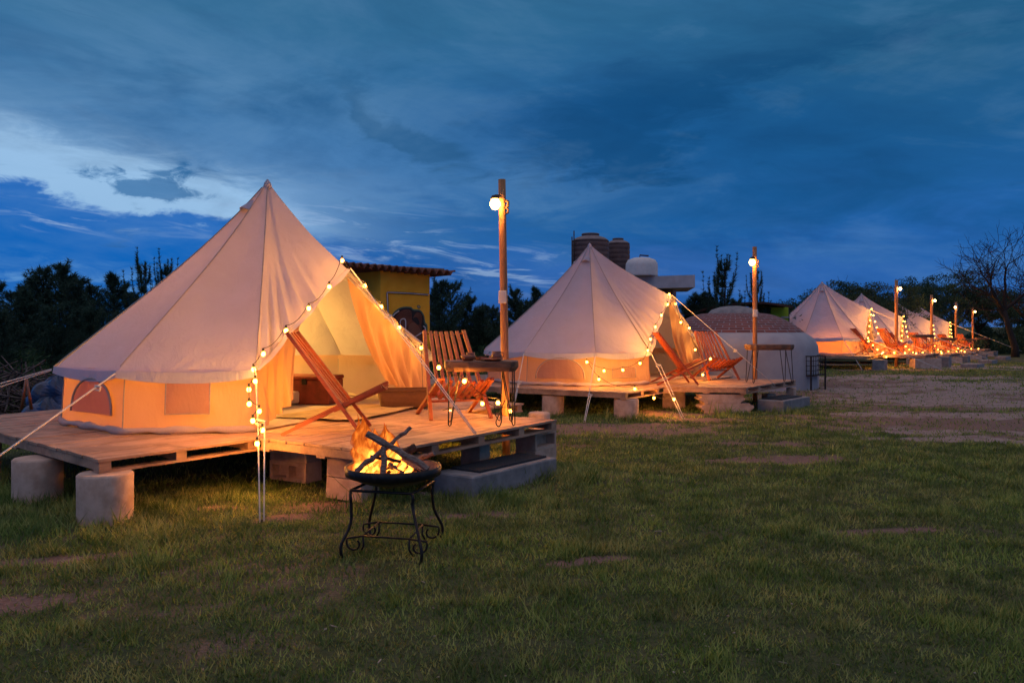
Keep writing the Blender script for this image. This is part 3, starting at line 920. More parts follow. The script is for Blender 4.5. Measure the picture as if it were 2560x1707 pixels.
pocket_window(t2, 7, .30, .72, .13, .30)

# lamps that light the tents from inside
def pendant(t, loc, e, r=.05, lab=None):
    T = t['T']; p = T(*loc)
    root = thing('lantern', lab or 'low lantern glowing inside the front wall of the %s' % ('nearest tent' if t is t1 else 'second tent'), 'lantern', p, 'lanterns inside the tents')
    b = MB(); g = p.copy(); g.z = t['base'].z+.015; b.tube([p+Vector((-.04, 0, .10)), p+Vector((-.09, 0, .06)), Vector((g.x-.09, g.y, g.z+.01)), g], .008, 6); b.lathe([(0, 0), (.10, 0), (.10, .012), (0, .02)], 16, g); b.build('stand', M_CABLE, root)
    b = MB(); b.tube([p+Vector((0, 0, .04)), p+Vector((0, 0, .10))], [.022, .016], 10); b.build('socket', M_CABLE, root)
    b = MB(); b.lathe([(.0, -r), (r*.6, -r*.8), (r, 0), (r*.7, r*.75), (.018, r*1.0)], 10, p); b.build('bulb', emis('tent_lamp_glow_%d' % e, (1.0, .50, .075), e), root)
pendant(t1, (.50, -.92, .27), 165)
pendant(t1, (-.75, .65, .6), 1900, lab='second low lantern glowing deep inside the nearest tent')
pendant(t2, (.45, -.65, .30), 330)

# things inside the first tent
b = MB(); p = Vector((-1.62, 9.75, DZ1+.02))
def wbox(name, label, cat, c, size, rz, m, taper=.0, group=None):
    b = MB(); R = rz3(rz); c = Vector(c); L, D, H = size
    for lid in (0,):
        def q(z, k): return [c+R @ Vector((x*L/2*k, y*D/2*k, z)) for x, y in ((-1, -1), (1, -1), (1, 1), (-1, 1))]
        b.hexa(q(0, 1-taper), q(H, 1.0))
    return b, R, c
M_RED = simple('red_trunk', (.10, .012, .008), (.16, .02, .014), 12, .55)
def trunk(c, rz):
    c = Vector(c); R = rz3(rz)
    root = thing('red_trunk', 'dark red storage trunk inside the nearest tent, seen behind the leaning chair', 'trunk', c)
    b = MB(); b.box(c+Vector((0, 0, .14)), (.62, .40, .28), R=R, bev=.01); b.build('body', M_RED, root)
    b = MB(); b.box(c+Vector((0, 0, .305)), (.64, .42, .045), R=R, bev=.012); b.build('lid', M_RED, root)
    b = MB(); b.box(c+R @ Vector((0, -.205, .26)), (.06, .012, .07), R=R); b.build('latch', M_IRON, root)
pt = G(769, 995, DZ1); trunk((-2.38, 9.75, DZ1+.02), -12)
def weave_mat(nt):
    co = objco(nt)
    w = nt.nodes.new('ShaderNodeTexWave'); w.inputs['Scale'].default_value = 22; w.inputs['Distortion'].default_value = 1.5; w.bands_direction = 'Z'
    nt.links.new(co.k, w.inputs[0]); a = S(nt, w.outputs[1]); n = noise(nt, co, 30, 3)
    c = mixc(nt, (a * .7 + n * .4).clamp(), (.09, .035, .018), (.23, .10, .05))
    return principled(nt, c, .7, bump(nt, a, .8, .012)).outputs[0]
M_WEAVE = mat('basket_weave', weave_mat)
def basket(label, c, L, D, H, rz):
    c = Vector(c); R = rz3(rz)
    root = thing('wicker_basket', label, 'basket', c)
    b = MB()
    def ring(z, k, m=1.0):
        out = []
        for i in range(32):
            a = 2*pi*i/32; x = abs(cos(a))**.35*(1 if cos(a) > 0 else -1)*L/2*k; y = abs(sin(a))**.35*(1 if sin(a) > 0 else -1)*D/2*k
            out.append(c+R @ Vector((x, y, z)))
        return out
    rings = [ring(0, .86), ring(H*.5, .93), ring(H, 1.0), ring(H, .95), ring(H*.5, .88), ring(.02, .80)]
    vs = [p for r in rings for p in r]; fs = [(j*32+i, j*32+(i+1) % 32, (j+1)*32+(i+1) % 32, (j+1)*32+i) for j in range(5) for i in range(32)]
    fs.append(tuple(range(31, -1, -1))); fs.append(tuple(range(160, 192)))
    b.add(vs, fs, True); b.build('body', M_WEAVE, root)
    b = MB(); b.tube(ring(H, .975)+[ring(H, .975)[0]], .013, 6); b.build('rim', M_WEAVE, root)
bp = G(1011, 1040, DZ1)
basket('long dark wicker basket on the deck at the foot of the right door curtain', (-1.22, 9.30, DZ1+.012), .62, .30, .20, 10)
# woven mats in the tent doorway
M_STRAW = wood('straw', (.34, .22, .11, 1), (.50, .35, .19, 1), 0.3, .8, 3.0)
b = MB()
mc_ = Vector((-1.75, 8.75, DZ1+.02)); Rr = rz3(-18)
b.grid(lambda u, v: mc_ + Rr @ Vector((lerp(-.45, .5, u), lerp(-.75, .75, v), .006+.004*sin(22*u)+.003*sin(9*v))), 30, 12)
tag(b.build('straw_mat', M_STRAW), 'flat straw mat lying in the doorway of the nearest tent', 'mat')
# bed inside
def bed(c, rz):
    c = Vector(c); R = rz3(rz)
    root = thing('low_bed', 'low bed with pale bedding deep inside the nearest tent', 'bed', c)
    b = MB(); b.box(c+Vector((0, 0, .08)), (1.5, 1.1, .14), R=R, bev=.02); b.build('mattress', M_SKIRT, root)
    b = MB(); b.grid(lambda u, v: c+R @ Vector((lerp(-.78, .3, u), lerp(-.58, .58, v), .165+.012*sin(9*u+3*v)+.01*sin(15*v)-(.12 if v in (0, 1) else 0))), 16, 16); b.build('blanket', M_STRAW, root)
bed((-3.15, 9.35, DZ1+.02), 70)

# ------------------------------------------------------------------ stick chairs
def chair(label, loc, rz, group='wooden stick chairs on the porches'):
    root = thing('stick_chair', label, 'chair', loc, group, rz=radians(rz))
    # local: faces +x; origin on the deck midway between the front feet
    def part(name, mb, m=M_CHAIR):
        me_o = mb.build(name, m, None, (0, 0, 0)); me_o.parent = root; me_o.location = L0; return me_o
    def stick(mb, a, b, w, t, side):
        a, b, side = Vector(a), Vector(b), Vector(side).normalized(); d = (b-a).normalized(); n = d.cross(side).normalized()
        A_ = [a-side*w/2-n*t/2, a+side*w/2-n*t/2, a+side*w/2+n*t/2, a-side*w/2+n*t/2]
        mb.hexa(A_, [p+(b-a) for p in A_])
    Y = Vector((0, 1, 0))
    for s in (-1, 1):      # long outer sticks: front foot up to the top of the back
        m = MB(); stick(m, (0.0, s*.31, 0), (-.65, s*.215, .87), .036, .030, Y); part('leg', m)
        m = MB(); stick(m, (-.68, s*.285, 0), (.16, s*.27, .405), .034, .030, Y); part('leg', m)
    bk = MB()
    for k in range(8):
        f = (k-3.5)/3.5; y1 = f*.205; y0 = f*.255
        dip = .045*(1-f*f)
        if k in (0, 7): continue
        stick(bk, (-.165-dip*.3, y0, .235-dip*.9), (-.65-dip*.75, y1, .87-dip*.25), .034, .022, Y)
    part('backrest', bk)
    st = MB()
    for k in range(7):
        f = (k-3)/3.0; y = f*.235; dip = .04*(1-f*f)
        stick(st, (-.27, y*.96, .205-dip*.7), (.17+dip*.35, y, .41-dip*.9), .036, .022, Y)
    part('seat', st)
    cb = MB(); cb.tube([(-.18, -.30, .235), (-.18, .30, .235)], .011, 6); part('crossbar', cb)
    cb = MB(); cb.tube([(-.335, -.29, .155), (-.335, .29, .155)], .014, 6); part('crossbar', cb)
    cb = MB()
    cb.tube([(-.645, s*.205, .845-.0*abs(s)) if abs(s) == 1 else (-.645-.03*(1-s*s), s*.205, .845-.02*(1-s*s)) for s in (-1, -.6, -.2, .2, .6, 1)], .008, 5)
    part('top_rod', cb)
    return root
chA = chair('stick chair leaning back in side view before the nearest tent, feet behind the flames', (-1.29, 7.26, DZ1+.008), 3)
chB = chair('stick chair facing the camera beside the slab table on the first porch', (-.50, 8.11, DZ1+.008), -70)
chC = chair('stick chair in side view at the door of the second tent', (0, 0, 0), 5)
zc = DZ2+.008
pC = G(1753, 962, zc); chC.location = (pC.x-.06, pC.y+.30, zc); chC.rotation_euler.z = radians(2)
pD = G(1812, 950, zc); chD = dup(chB, loc=(pD.x, pD.y+.02, zc), rz=radians(-72), label='bright stick chair facing the camera on the second porch, left of the second lamp post')

# ------------------------------------------------------------------ slab tables
def table(label, slab_c, L, D, zt, ztop, rz, group='slab tables on hairpin legs'):
    """slab_c: (x, y); zt underside floor level; ztop height of the top"""
    root = thing('slab_table', label, 'table', (slab_c[0], slab_c[1], zt), group)
    R = rz3(rz); c = Vector((slab_c[0], slab_c[1], 0)); n = 26; th = .095; vs = []; rr = random.Random(int(L*1000)+int(slab_c[1]))
    prof = []
    for i in range(n):
        a = 2*pi*i/n; ca, sa = cos(a), sin(a)
        x = abs(ca)**.5*(1 if ca > 0 else -1)*L/2*(1+rr.uniform(-.03, .03)); y = abs(sa)**.6*(1 if sa > 0 else -1)*D/2*(1+rr.uniform(-.08, .08))
        prof.append((x, y))
    b = MB()
    for z, k in ((ztop-th, .93), (ztop-th*.6, .99), (ztop-.01, 1.0), (ztop, .985)):
        vs += [c+R @ Vector((x*k+(rr.uniform(-.006, .006) if z < ztop-.005 else 0), y*k, z)) for x, y in prof]
    fs = [(j*n+i, j*n+(i+1) % n, (j+1)*n+(i+1) % n, (j+1)*n+i) for j in range(3) for i in range(n)]
    fs += [tuple(range(n-1, -1, -1)), tuple(range(3*n, 4*n))]
    b.add(vs, fs); b.build('slab_top', M_SLAB, root)
    for sx in (-1, 1):
        for sy in (-1, 1):
            h = MB(); tx, ty = sx*L*.36, sy*D*.30
            bx, by = sx*L*.42, sy*D*.42
            pts = [(tx-.05, ty, ztop-th), (bx-.012, by, zt+.02), (bx, by, zt+.004), (bx+.012, by, zt+.02), (tx+.05, ty, ztop-th)]
            h.tube([c+R @ Vector(p) for p in pts], .0065, 6)
            h.build('leg', M_IRON, root)
    return root
tb1 = table('thick bark edged slab table set with clay dishes, before the nearest lit post', (-.29, 7.70), .70, .40, DZ1+.008, 1.055, 4)
tb2 = table('empty slab table on long thin legs right of the second lamp post', ((1923-1280)/F*14.1, 14.1), .80, .42, DZ2+.008, 1.065, 3)

# dishes
def lathe_thing(name, label, cat, c, prof, m, group=None, n=24, extra=None):
    b = MB(); b.lathe(prof, n, c)
    if extra: extra(b, Vector(c))
    return tag(b.build(name, m, None, c), label, cat, group)
TZ = 1.056
DG = 'clay dishes on the slab table'
def tabp(px, y): return ((px-1280)/F*y, y, TZ)
lathe_thing('clay_bowl', 'wide dark clay bowl at the left end of the slab table', 'bowl', tabp(1170, 7.66), [(.0, .0), (.045, 0), (.062, .02), (.071, .05), (.066, .052), (.058, .022), (0, .012)], M_CLAY, DG)
lathe_thing('clay_pot', 'small glazed clay pot behind the wide bowl', 'pot', tabp(1176, 7.82), [(0, 0), (.035, 0), (.046, .03), (.040, .055), (.045, .072), (.041, .072), (.036, .055), (.04, .03), (0, .012)], M_CLAY, DG)
def ear(b, c): b.tube(smoothpath([c+Vector((.040, 0, .075)), c+Vector((.068, 0, .065)), c+Vector((.066, 0, .035)), c+Vector((.045, 0, .022))]), .006, 6)
lathe_thing('clay_jug', 'round clay jug beside the lamp post on the slab table', 'jug', tabp(1241, 7.78), [(0, 0), (.036, 0), (.052, .026), (.050, .05), (.038, .066), (.045, .085), (.041, .085), (.033, .066), (.045, .04), (0, .01)], M_CLAY, DG, extra=ear)
lathe_thing('clay_plate', 'wide flat clay plate at the front of the slab table', 'plate', tabp(1231, 7.62), [(0, 0), (.06, 0), (.09, .012), (.105, .020), (.102, .024), (.07, .010), (0, .008)], M_CLAY, DG, 28)
b = MB(); cx, cy, cz = tabp(1202, 7.75)
b.lathe([(0, 0), (.048, 0), (.056, .035), (.051, .035), (.044, .01), (0, .01)], 4, (cx, cy, cz), False); tag(b.build('clay_dish', M_CLAY, None, (cx, cy, cz)), 'square clay dish in the middle of the slab table', 'dish', DG)
b = MB(); b.tube([(cx+.02, cy, cz+.02), (cx+.085, cy-.02, cz+.075)], .0035, 5); b.lathe([(0, -.004), (.012, 0), (0, .006)], 8, (cx+.086, cy-.02, cz+.077))
tag(b.build('metal_spoon', simple('steel', (.4, .4, .42), (.5, .5, .52), 5, .25, metal=.9), None, (cx, cy, cz)), 'thin metal spoon standing in the square dish', 'spoon')

# ------------------------------------------------------------------ lamp posts
def lamp_post(label, x, y, z0, ztop, lampz, side, bright=True, r=.042, lean=(0, 0), box=None):
    root = thing('lamp_post', label, 'lamp post', (x, y, z0), 'wooden posts with a lamp beside the decks')
    def at(z): t = (z-z0)/(ztop-z0); return Vector((x+lean[0]*t, y+lean[1]*t, z))
    b = MB(); n = 9
    b.tube([at(lerp(z0-.05, ztop, i/n)) for i in range(n+1)], [r*(1.08-.1*i/n+.006*sin(i*2.1)) for i in range(n+1)], 16); b.build('pole', M_POLEW, root)
    p = at(lampz)
    br = MB(); q = p+Vector((side*(r+.034), -.095, 0))
    br.tube(smoothpath([p+Vector((0, -r*.6, .07)), p+Vector((side*.05, -.04, .085)), q+Vector((0, 0, .075))]), [.018]*9, 8)
    br.lathe([(.0, .085), (.036, .082), (.046, .06), (.05, .045), (.043, .047), (.0, .058)], 16, q)
    br.build('lamp_bracket', M_RUST, root)
    cl = MB(); cl.tube([p+Vector((-side*(r*.6), -.01, .045)), p+Vector((-side*(r+.022), -.012, .03)), p+Vector((-side*(r+.02), -.012, -.02)), p+Vector((-side*r*.6, -.01, -.03))], .016, 8)
    cl.tube([p+Vector((-side*(r*.6), -.01, -.035)), p+Vector((-side*(r+.022), -.012, -.05)), p+Vector((-side*(r+.02), -.012, -.085)), p+Vector((-side*r*.6, -.01, -.10))], .013, 8)
    cl.build('cable_clamp', M_RUST, root)
    bl = MB(); R_ = .056 if bright else .046
    bl.lathe([(0, -R_*1.25), (R_*.55, -R_*1.05), (R_, -R_*.4), (R_*.98, R_*.15), (R_*.6, R_*.85), (.018, R_*1.3)], 20, q+Vector((0, 0, .0)))
    bl.build('bulb', M_LAMP if bright else M_LAMPF, root)
    if box:
        bz = at(box); b = MB(); b.box(bz+Vector((-.012, -r-.02, 0)), (.085, .045, .135), bev=.006); sb = b.build('switch_box', M_PLAST, root)
        b = MB(); b.box(bz+Vector((-.012, -r-.045, 0)), (.03, .008, .05)); b.build('switch', M_PLAST, sb)
        b = MB(); b.tube([at(lampz)+Vector((.035, .01, -.1)), bz+Vector((.034, -.01, .05)), bz+Vector((.040, 0, -.6))], .005, 5); b.build('cable', M_CABLE, root)
    return root
LG = None
Yp = 8.75
lamp_post('tallest lit post, between the first and second tent, white switch box halfway up', (1266-1280)/F*Yp, Yp, 0, CAMZ+(HOR-449)/F*Yp, CAMZ+(HOR-512)/F*Yp, -1, True, .040, lean=(-.048, 0), box=CAMZ+(HOR-743)/F*Yp)
Yp = 15.0
lamp_post('second lit post, before the brick dome, white switch box on it', (1888-1280)/F*Yp, Yp, 0, CAMZ+(HOR-617)/F*Yp, CAMZ+(HOR-656)/F*Yp, -1, True, .040, lean=(-.01, 0), box=CAMZ+(HOR-783)/F*Yp)
for (px, top, lampy, Y, sd, lb) in ((2241, 700, 722, 27.7, 1, 'third lamp post, dark and slender, before the fourth tent'), (2329, 737, 751.5, 33.6, 1, 'fourth lamp post from the left, beside a small dark slab table'),
                                (2390, 755, 768, 40, -1, 'fifth lamp post, where the ridge of the last tent ends'), (2432, 770, 779, 47.5, 1, 'last and shortest looking lamp post at the right end of the row')):
    X = (px-1280)/F*Y
    lamp_post(lb, X, Y, gz(X, Y), CAMZ+(HOR-top)/F*Y, CAMZ+(HOR-lampy)/F*Y, sd, False, .052)

# ------------------------------------------------------------------ guy ropes
def guy(label, pts, r=.0055, runner=None, double=0.0, peg=True, group='guy ropes of the tents'):
    pts = [Vector(p) for p in pts]
    root = thing('guy_rope', label, 'rope', pts[-1], group)
    b = MB(); b.tube(pts, r, 5)
    if double:
        d = Vector((double, 0, 0)); k = runner if runner is not None else .4
        mid = pts[0].lerp(pts[-1], k)
        b = MB(); b.tube([pts[0], mid], r*1.3, 5); b.tube([mid, pts[-1]-d*.25], r, 5); b.tube([mid+d, pts[-1]+d*.25], r, 5)
    b.build('line', M_ROPE, root)
    if runner is not None:
        mid = pts[0].lerp(pts[-1], runner); b = MB()
        b.tube([mid+Vector((-.015, 0, .01)), mid+Vector((.035+double*.6, 0, .0)), mid+Vector((.03, -.01, -.03)), mid+Vector((-.02, 0, -.02))], .010, 6); b.build('runner', M_ROPE, root)
    if peg:
        b = MB(); p = pts[-1]; b.tube([p+Vector((.0, 0, .03)), p+Vector((-.0, 0, -.06))], .007, 6); b.build('peg', M_IRON, root)
    return root
def eave(t, i, dz=-.02): o = t['O'][i]; return t['base'] + t['Rm'] @ Vector((o.x*1.01, o.y*1.01, o.z+dz))
N = 7
peg1 = G(655, 1308)
guy('double guy rope wound with bulbs, from the nearest tent down to the lawn', [eave(t1, 7), peg1], .006, .37, .055)
guy('long guy rope crossing the lower left corner of the photo', [eave(t1, 6), G(-330, 1372)], .008, .10)
a = eave(t1, 5); guy('upper thin guy rope leaving the photo at its left edge', [a, W(-60, 992, 7.2)+Vector((-.6, -.1, -.12)), Vector((-7.2, 7.2, 0))], .006, .2)
guy('lower of the two guy ropes leaving the photo at its left edge', [a+Vector((0, 0, -.01)), Vector((-6.8, 6.3, 0))], .006, .25)
pk = t1['T'](*(t1['P']+Vector((.05, 0, 0))))
guy('doubled guy rope from the door peak of the nearest tent to its porch edge', [pk, W(1188, 1083, 6.95)], .005, .33, .03, False)
# second tent
guy('thin guy rope with white runner behind the first porch', [eave(t2, 6), G(1281, 1030, .05)], .006, .5, .02)
guy('vertical guy rope with a blue runner and hanging loop at the second tent', [eave(t2, 7), G(1461, 1056)], .006, .62, .03)
guy('slanting double guy rope from the second tent to bare soil', [eave(t2, 8), G(1708, 1047)], .006, .20, .06)
pk = t2['T'](*(t2['P']+Vector((.05, 0, 0))))
guy('long guy rope from the door peak of the second tent across the bright chair', [pk, W(1938, 963, 13.9)], .006, .62, 0, False)
guy('low guy rope behind the bright chair on the second porch', [eave(t2, 0), W(1848, 948, 15.4)], .006, None, 0, False)

# ------------------------------------------------------------------ string lights
ico = []
def bulb_mesh():
    b = MB(); r = .020
    b.lathe([(0, -r), (r*.62, -r*.8), (r, -.1*r), (r*.8, r*.62), (.010, r*1.1), (0, r*1.15)], 8, (0, 0, 0)); o = b.build('bulb', M_BULB, None, (0, 0, 0)); me = o.data; bpy.data.objects.remove(o); return me
BM = bulb_mesh()
def sock_mesh():
    b = MB(); b.tube([(0, 0, .020), (0, 0, .052)], [.0115, .010], 8); o = b.build('socket', M_CABLE, None, (0, 0, 0)); me = o.data; bpy.data.objects.remove(o); return me
SM = sock_mesh()
def garland(label, pts, cable_runs, sockets=True, scale=1.0):
    base = Vector(pts[0]); root = thing('string_lights', label, 'string lights', base, 'bulb garlands on the tents')
    c = MB()
    for run in cable_runs:
        run = [Vector(p)+Vector((0, 0, .05)) for p in run]; out = []
        for i in range(len(run)-1):
            a, d = run[i], run[i+1]; L = (d-a).length
            for k in range(6): t = k/6; out.append(a.lerp(d, t)-Vector((0, 0, min(.12, L*.12)*4*t*(1-t))))
        out.append(run[-1]); c.tube(out, .004, 4)
    c.build('cable', M_CABLE, root)
    for p in pts:
        o = bpy.data.objects.new('bulb', BM); col.objects.link(o); o.parent = root; o.location = Vector(p)-base; o.scale = (scale,)*3
        if sockets:
            s = bpy.data.objects.new('socket', SM); col.objects.link(s); s.parent = o
    return root
# nearest tent
Lc = eave(t1, 7, 0); Pk = t1['T'](*t1['P']); Rc = eave(t1, 0, 0)
def along(px, py, a, b, off):
    """point on the tent edge a-b seen at px, hung off the canvas"""
    best = min((abs(((a.lerp(b, t/200)).x/(a.lerp(b, t/200)).y*F+1280)-px), t/200) for t in range(201))[1]
    q = a.lerp(b, best); return W(px, py, q.y+off)
Lb = [along(px, py, Pk, Lc, -.07) for px, py in ((855, 652), (823, 717), (772, 771), (715, 827), (658, 885), (634, 924))]
Rb = [along(px, py, Pk, Rc, -.04) for px, py in ((912, 715), (953, 767), (998, 819), (1053, 870))]
Vb = []
for px, py, t in ((638, 953, .09), (622, 974, .155), (623, 1010, .27), (648, 1028, .32), (632, 1052, .385), (656, 1075, .445), (643, 1109, .54)):
    q = Lc.lerp(peg1, t); Vb.append(W(px, py, q.y-.02))
Db = [W(1061, 1030, 9.2), W(1125, 1029, 9.0), W(1275, 1028, 8.55), W(1097, 919, 7.75), W(1161, 953, 7.5), W(1206, 1009, 8.7), W(1245, 1007, 7.9)]
garland('bulb string framing the door of the nearest tent and trailing over its porch', Lb+Vb+Rb+Db,
        [list(reversed(Vb))+list(reversed(Lb))+Rb+[Db[0], Db[1], Db[5], Db[2]], [Db[0], Db[3], Db[4], Db[6]]])
# coiled end of the cord hanging from the table
b = MB(); b.tube(smoothpath([W(1262, 1000, 7.55), W(1250, 1030, 7.55), W(1240, 1055, 7.5), W(1247, 1066, 7.5), W(1254, 1050, 7.5), W(1252, 1005, 7.55)], 6), .005, 5)
b.tube(smoothpath([W(1235, 1002, 7.55), W(1238, 1035, 7.5), W(1250, 1050, 7.5), W(1252, 1010, 7.55), W(1256, 930, 7.7)], 6), .004, 5)
tag(b.build('cord_coil', M_IRON), 'loop of dark chain hanging from the slab table beside the post', 'chain')
# second tent
Lc = eave(t2, 8, 0); Pk = t2['T'](*t2['P']); Rc = eave(t2, 0, 0)
Lb = [along(px, py, Pk, Lc, -.08) for px, py in ((1673, 736), (1669, 761), (1653, 788), (1638, 817), (1626, 848), (1619, 876))]
Rb = [along(px, py, Pk, Rc, -.05) for px, py in ((1689, 759), (1702, 806), (1723, 820), (1738, 874))]
Wb = [W(px, py, 13.0) for px, py in ((1467, 905), (1510, 927), (1557, 925), (1600, 908), (1497, 948))]
Dd = [W(1587, 972, 12.6), W(1635, 995, 12.7), W(1685, 998, 12.4), W(1757, 937, 14.6), W(1776, 897, 14.0)]
garland('bulb string around the door and along the low wall of the second tent', Lb+Rb+Wb+Dd,
        [list(reversed(Lb))+Rb+[Dd[4], Dd[3]], [Lb[-1], Wb[3], Wb[2], Wb[1], Wb[0]], [Wb[0], Wb[4], Dd[0], Dd[1], Dd[2]]])
# ------------------------------------------------------------------ the far tents: copies of the second site
bpy.context.view_layer.update()
far = [(Vector((10.9, 28.8, .03)), 'third tent, brightly lit, right of the brick dome', 'third'),
       (Vector((14.72, 34.5, -.156)), 'fourth tent, only its pointed top and right slope showing behind the third', 'fourth'),
       (Vector((19.4, 41.3, -.31)), 'fifth tent, partly behind the third lamp post', 'fifth'),
       (Vector((23.6, 47.5, -.34)), 'last and smallest looking tent at the end of the row', 'last')]
tf = tent('far tent', (1.44, 15.2), DZ2, -30.2, (1.448, -.77), (1.454, 2.11), (1.50, .10, 1.53), npan=8, seed=9, detail=False, cuts=((.3, .03, 1.0), (.96, .22, .40)))
src = Vector((1.44, 15.2, 0))
def chmake(root_like, loc, rz, label): return dup(root_like, loc=loc, rz=rz, label=label)
def far_garland(d, which, seed):
    r = random.Random(seed); T = lambda x, y, z: src+d+tf['Rm'] @ Vector((x, y, z))+Vector((0, 0, DZ2))
    P = tf['P']; El, Er = tf['O'][-1], tf['O'][0]; pts = []
    for k in range(6): q = P.lerp(El, k/5); pts.append(T(q.x+.10, q.y-.06, q.z))
    for k in range(1, 5): q = P.lerp(Er, k/4.6); pts.append(T(q.x+.10, q.y, q.z))
    n1 = len(pts)
    for k in range(5): pts.append(T(El.x+.12+.14*k, El.y-.1-.05*k, .42-.12*k+r.uniform(-.03, .03)))
    for k in range(3): pts.append(T(El.x-.5-.35*k, El.y-.55-.12*k, .35-.08*r.random()*k))
    for k in range(5): pts.append(T(1.6+.35*k, .3-.16*k+r.uniform(-.1, .1), .05+(.25 if k == 0 else 0)))
    return garland('bulb string glowing around the door and deck of the %s tent' % which, pts, [pts[:6], [pts[0]]+pts[6:10], pts[10:15], pts[15:18], pts[18:]], False, 1.15)
M_BULB2 = M_BULB
for i, (pos, lab, which) in enumerate(far):
    d = pos - src
    if i == 0: tf['root'].location = tf['root'].location + d; tf['root']['label'] = lab
    else: dup(tf['root'], loc=src + d + Vector((0, 0, DZ2)), label=lab)
    dup(dk2, delta=d, label='low pallet deck under the %s tent' % which)
    pk_ = dup(pk2, delta=d+Vector((.35, .2, 0)), label='porch deck with stick chairs in front of the %s tent' % which)
    zc2 = zc + d.z
    if which != 'xx':
        dup(chC, loc=chC.location + d + Vector((-.5, -.1, 0)), rz=radians(-2+3*i), label='orange stick chair in side view at the door of the %s tent' % which)
        dup(chC, loc=chC.location + d + Vector((.55, .35, 0)), rz=radians(14+4*i), label='darker stick chair, further right of the two at the %s tent' % which)
    if i < 4:
        dup(tb2, loc=tb2.location + d + Vector((-.35, -.6, 0)), label='dark slab table beside the lamp post of the %s tent' % which)
    far_garland(d, which, i)
    # supports
    zg = gz(pos.x, pos.y)
    for (dxy, s, nm) in (((2.35, -2.0), (.9, .35), 'wide pale block pair under the near edge of the %s porch'), ((3.75, -.55), (.45, .35), 'dark block at the right end of the %s porch'), ((.4, -3.0), (.4, .35), 'block under the near corner of the deck of the %s tent')):
        zt_ = DZ2-DT+d.z; h = zt_-zg+.06
        cblock('concrete_block', nm % which, 'block', (pos.x+dxy[0]+.35, pos.y+dxy[1]+.15, zt_-h/2-.003), (s[0], s[1], h), 4 if s[0] > .5 else 50, M_CONC if s[0] > .5 else M_CONCD, group='blocks under the far decks')
    if i < 3:
        cx, cy = pos.x+4.5, pos.y-1.4
        b = MB(); b.box((cx, cy, zg+.07), (1.0, .5, .2), 50, R=rz3(48), bev=.01)
        tag(b.build('concrete_step', M_CONCD, None, (cx, cy, zg-.03)), 'weathered low step by the porch of the %s tent' % which, 'step', 'concrete steps at the porches')
    T = lambda x, y, z: src+d+tf['Rm'] @ Vector((x, y, z))+Vector((0, 0, DZ2))
    o = tf['O'][-1]; a = T(o.x, o.y, o.z); e = a+Vector((1.55, -2.1, 0)); e.z = gz(e.x, e.y)
    guy('guy rope from the near door corner of the %s tent' % which, [a, e], .011)
    o = tf['O'][-2]; a = T(o.x, o.y, o.z); e = a+Vector((.1, -1.3, 0)); e.z = gz(e.x, e.y)
    if i == 0: guy('short guy rope hanging below the lit wall of the %s tent' % which, [a, e], .011)
    if i not in (0, 3): continue
    a = T(tf['P'].x, tf['P'].y, tf['P'].z); e = a+Vector((3.3, -1.4, 0)); e.z = gz(e.x, e.y)+.3
    guy('long guy rope from the door peak of the %s tent' % which, [a, e], .011)

# ------------------------------------------------------------------ fire bowl
fc = Vector((-.73, 5.04, 0)); fr = .292; fz = .523
root = thing('fire_bowl', 'round iron fire bowl on a wrought stand with curled feet, on the lawn', 'fire bowl', fc)
b = MB(); b.lathe([(0, fz-.105), (.17, fz-.10), (.235, fz-.075), (fr-.006, fz-.055), (fr, fz-.05), (fr+.002, fz), (fr-.008, fz+.002), (fr-.01, fz-.045), (.22, fz-.068), (0, fz-.09)], 48, fc)
b.build('bowl', M_IRON, root)
b = MB(); b.lathe([(0, fz-.084), (.21, fz-.062), (fr-.02, fz-.042), (fr-.0135, fz-.004)], 48, fc); b.build('firelit_lining', simple('firelit_lining_tone', (.16, .09, .06), (.34, .22, .16), 22, .85), root)  # pale inner layer added so the dark bowl looks lit by the fire
R = rz3(-14)
hb = .21
corners = [(-1, -1), (1, -1), (1, 1), (-1, 1)]
top = MB(); q = [fc+R @ Vector((x*hb*.93, y*hb*.93, fz-.125)) for x, y in corners]; top.tube(q+[q[0]], .009, 6); top.build('top_frame', M_IRON, root)
footp = [Vector((-.99, 4.82, 0)), Vector((-.527, 4.70, 0)), Vector((-.464, 5.27, 0)), Vector((-.93, 5.38, 0))]
def sc_ring(a, c, r0, r1, turns, plane_dir):
    out = []
    for i in range(15):
        t = i/14; r = lerp(r0, r1, t); an = a + turns*2*pi*t; out.append(c + plane_dir*(r*cos(an)) + Vector((0, 0, r*sin(an))))
    return out
for k in range(4):
    f = footp[k]; d = (f-fc); d.z = 0; d.normalize(); tp = q[k]
    m = MB(); mid_r = (Vector((tp.x, tp.y, 0))-fc).length; fr_ = (f-fc).length
    P_ = lambda r_, z: fc + d*r_ + Vector((0, 0, z))
    m.tube(smoothpath([tp, P_(mid_r+.02, fz-.15), P_(mid_r-.015+.03, .32), P_(fr_-.045, .21), P_(fr_+.015, .10), P_(fr_+.018, .05), P_(fr_, .008)], 5), .0095, 7); m.build('leg', M_IRON, root)
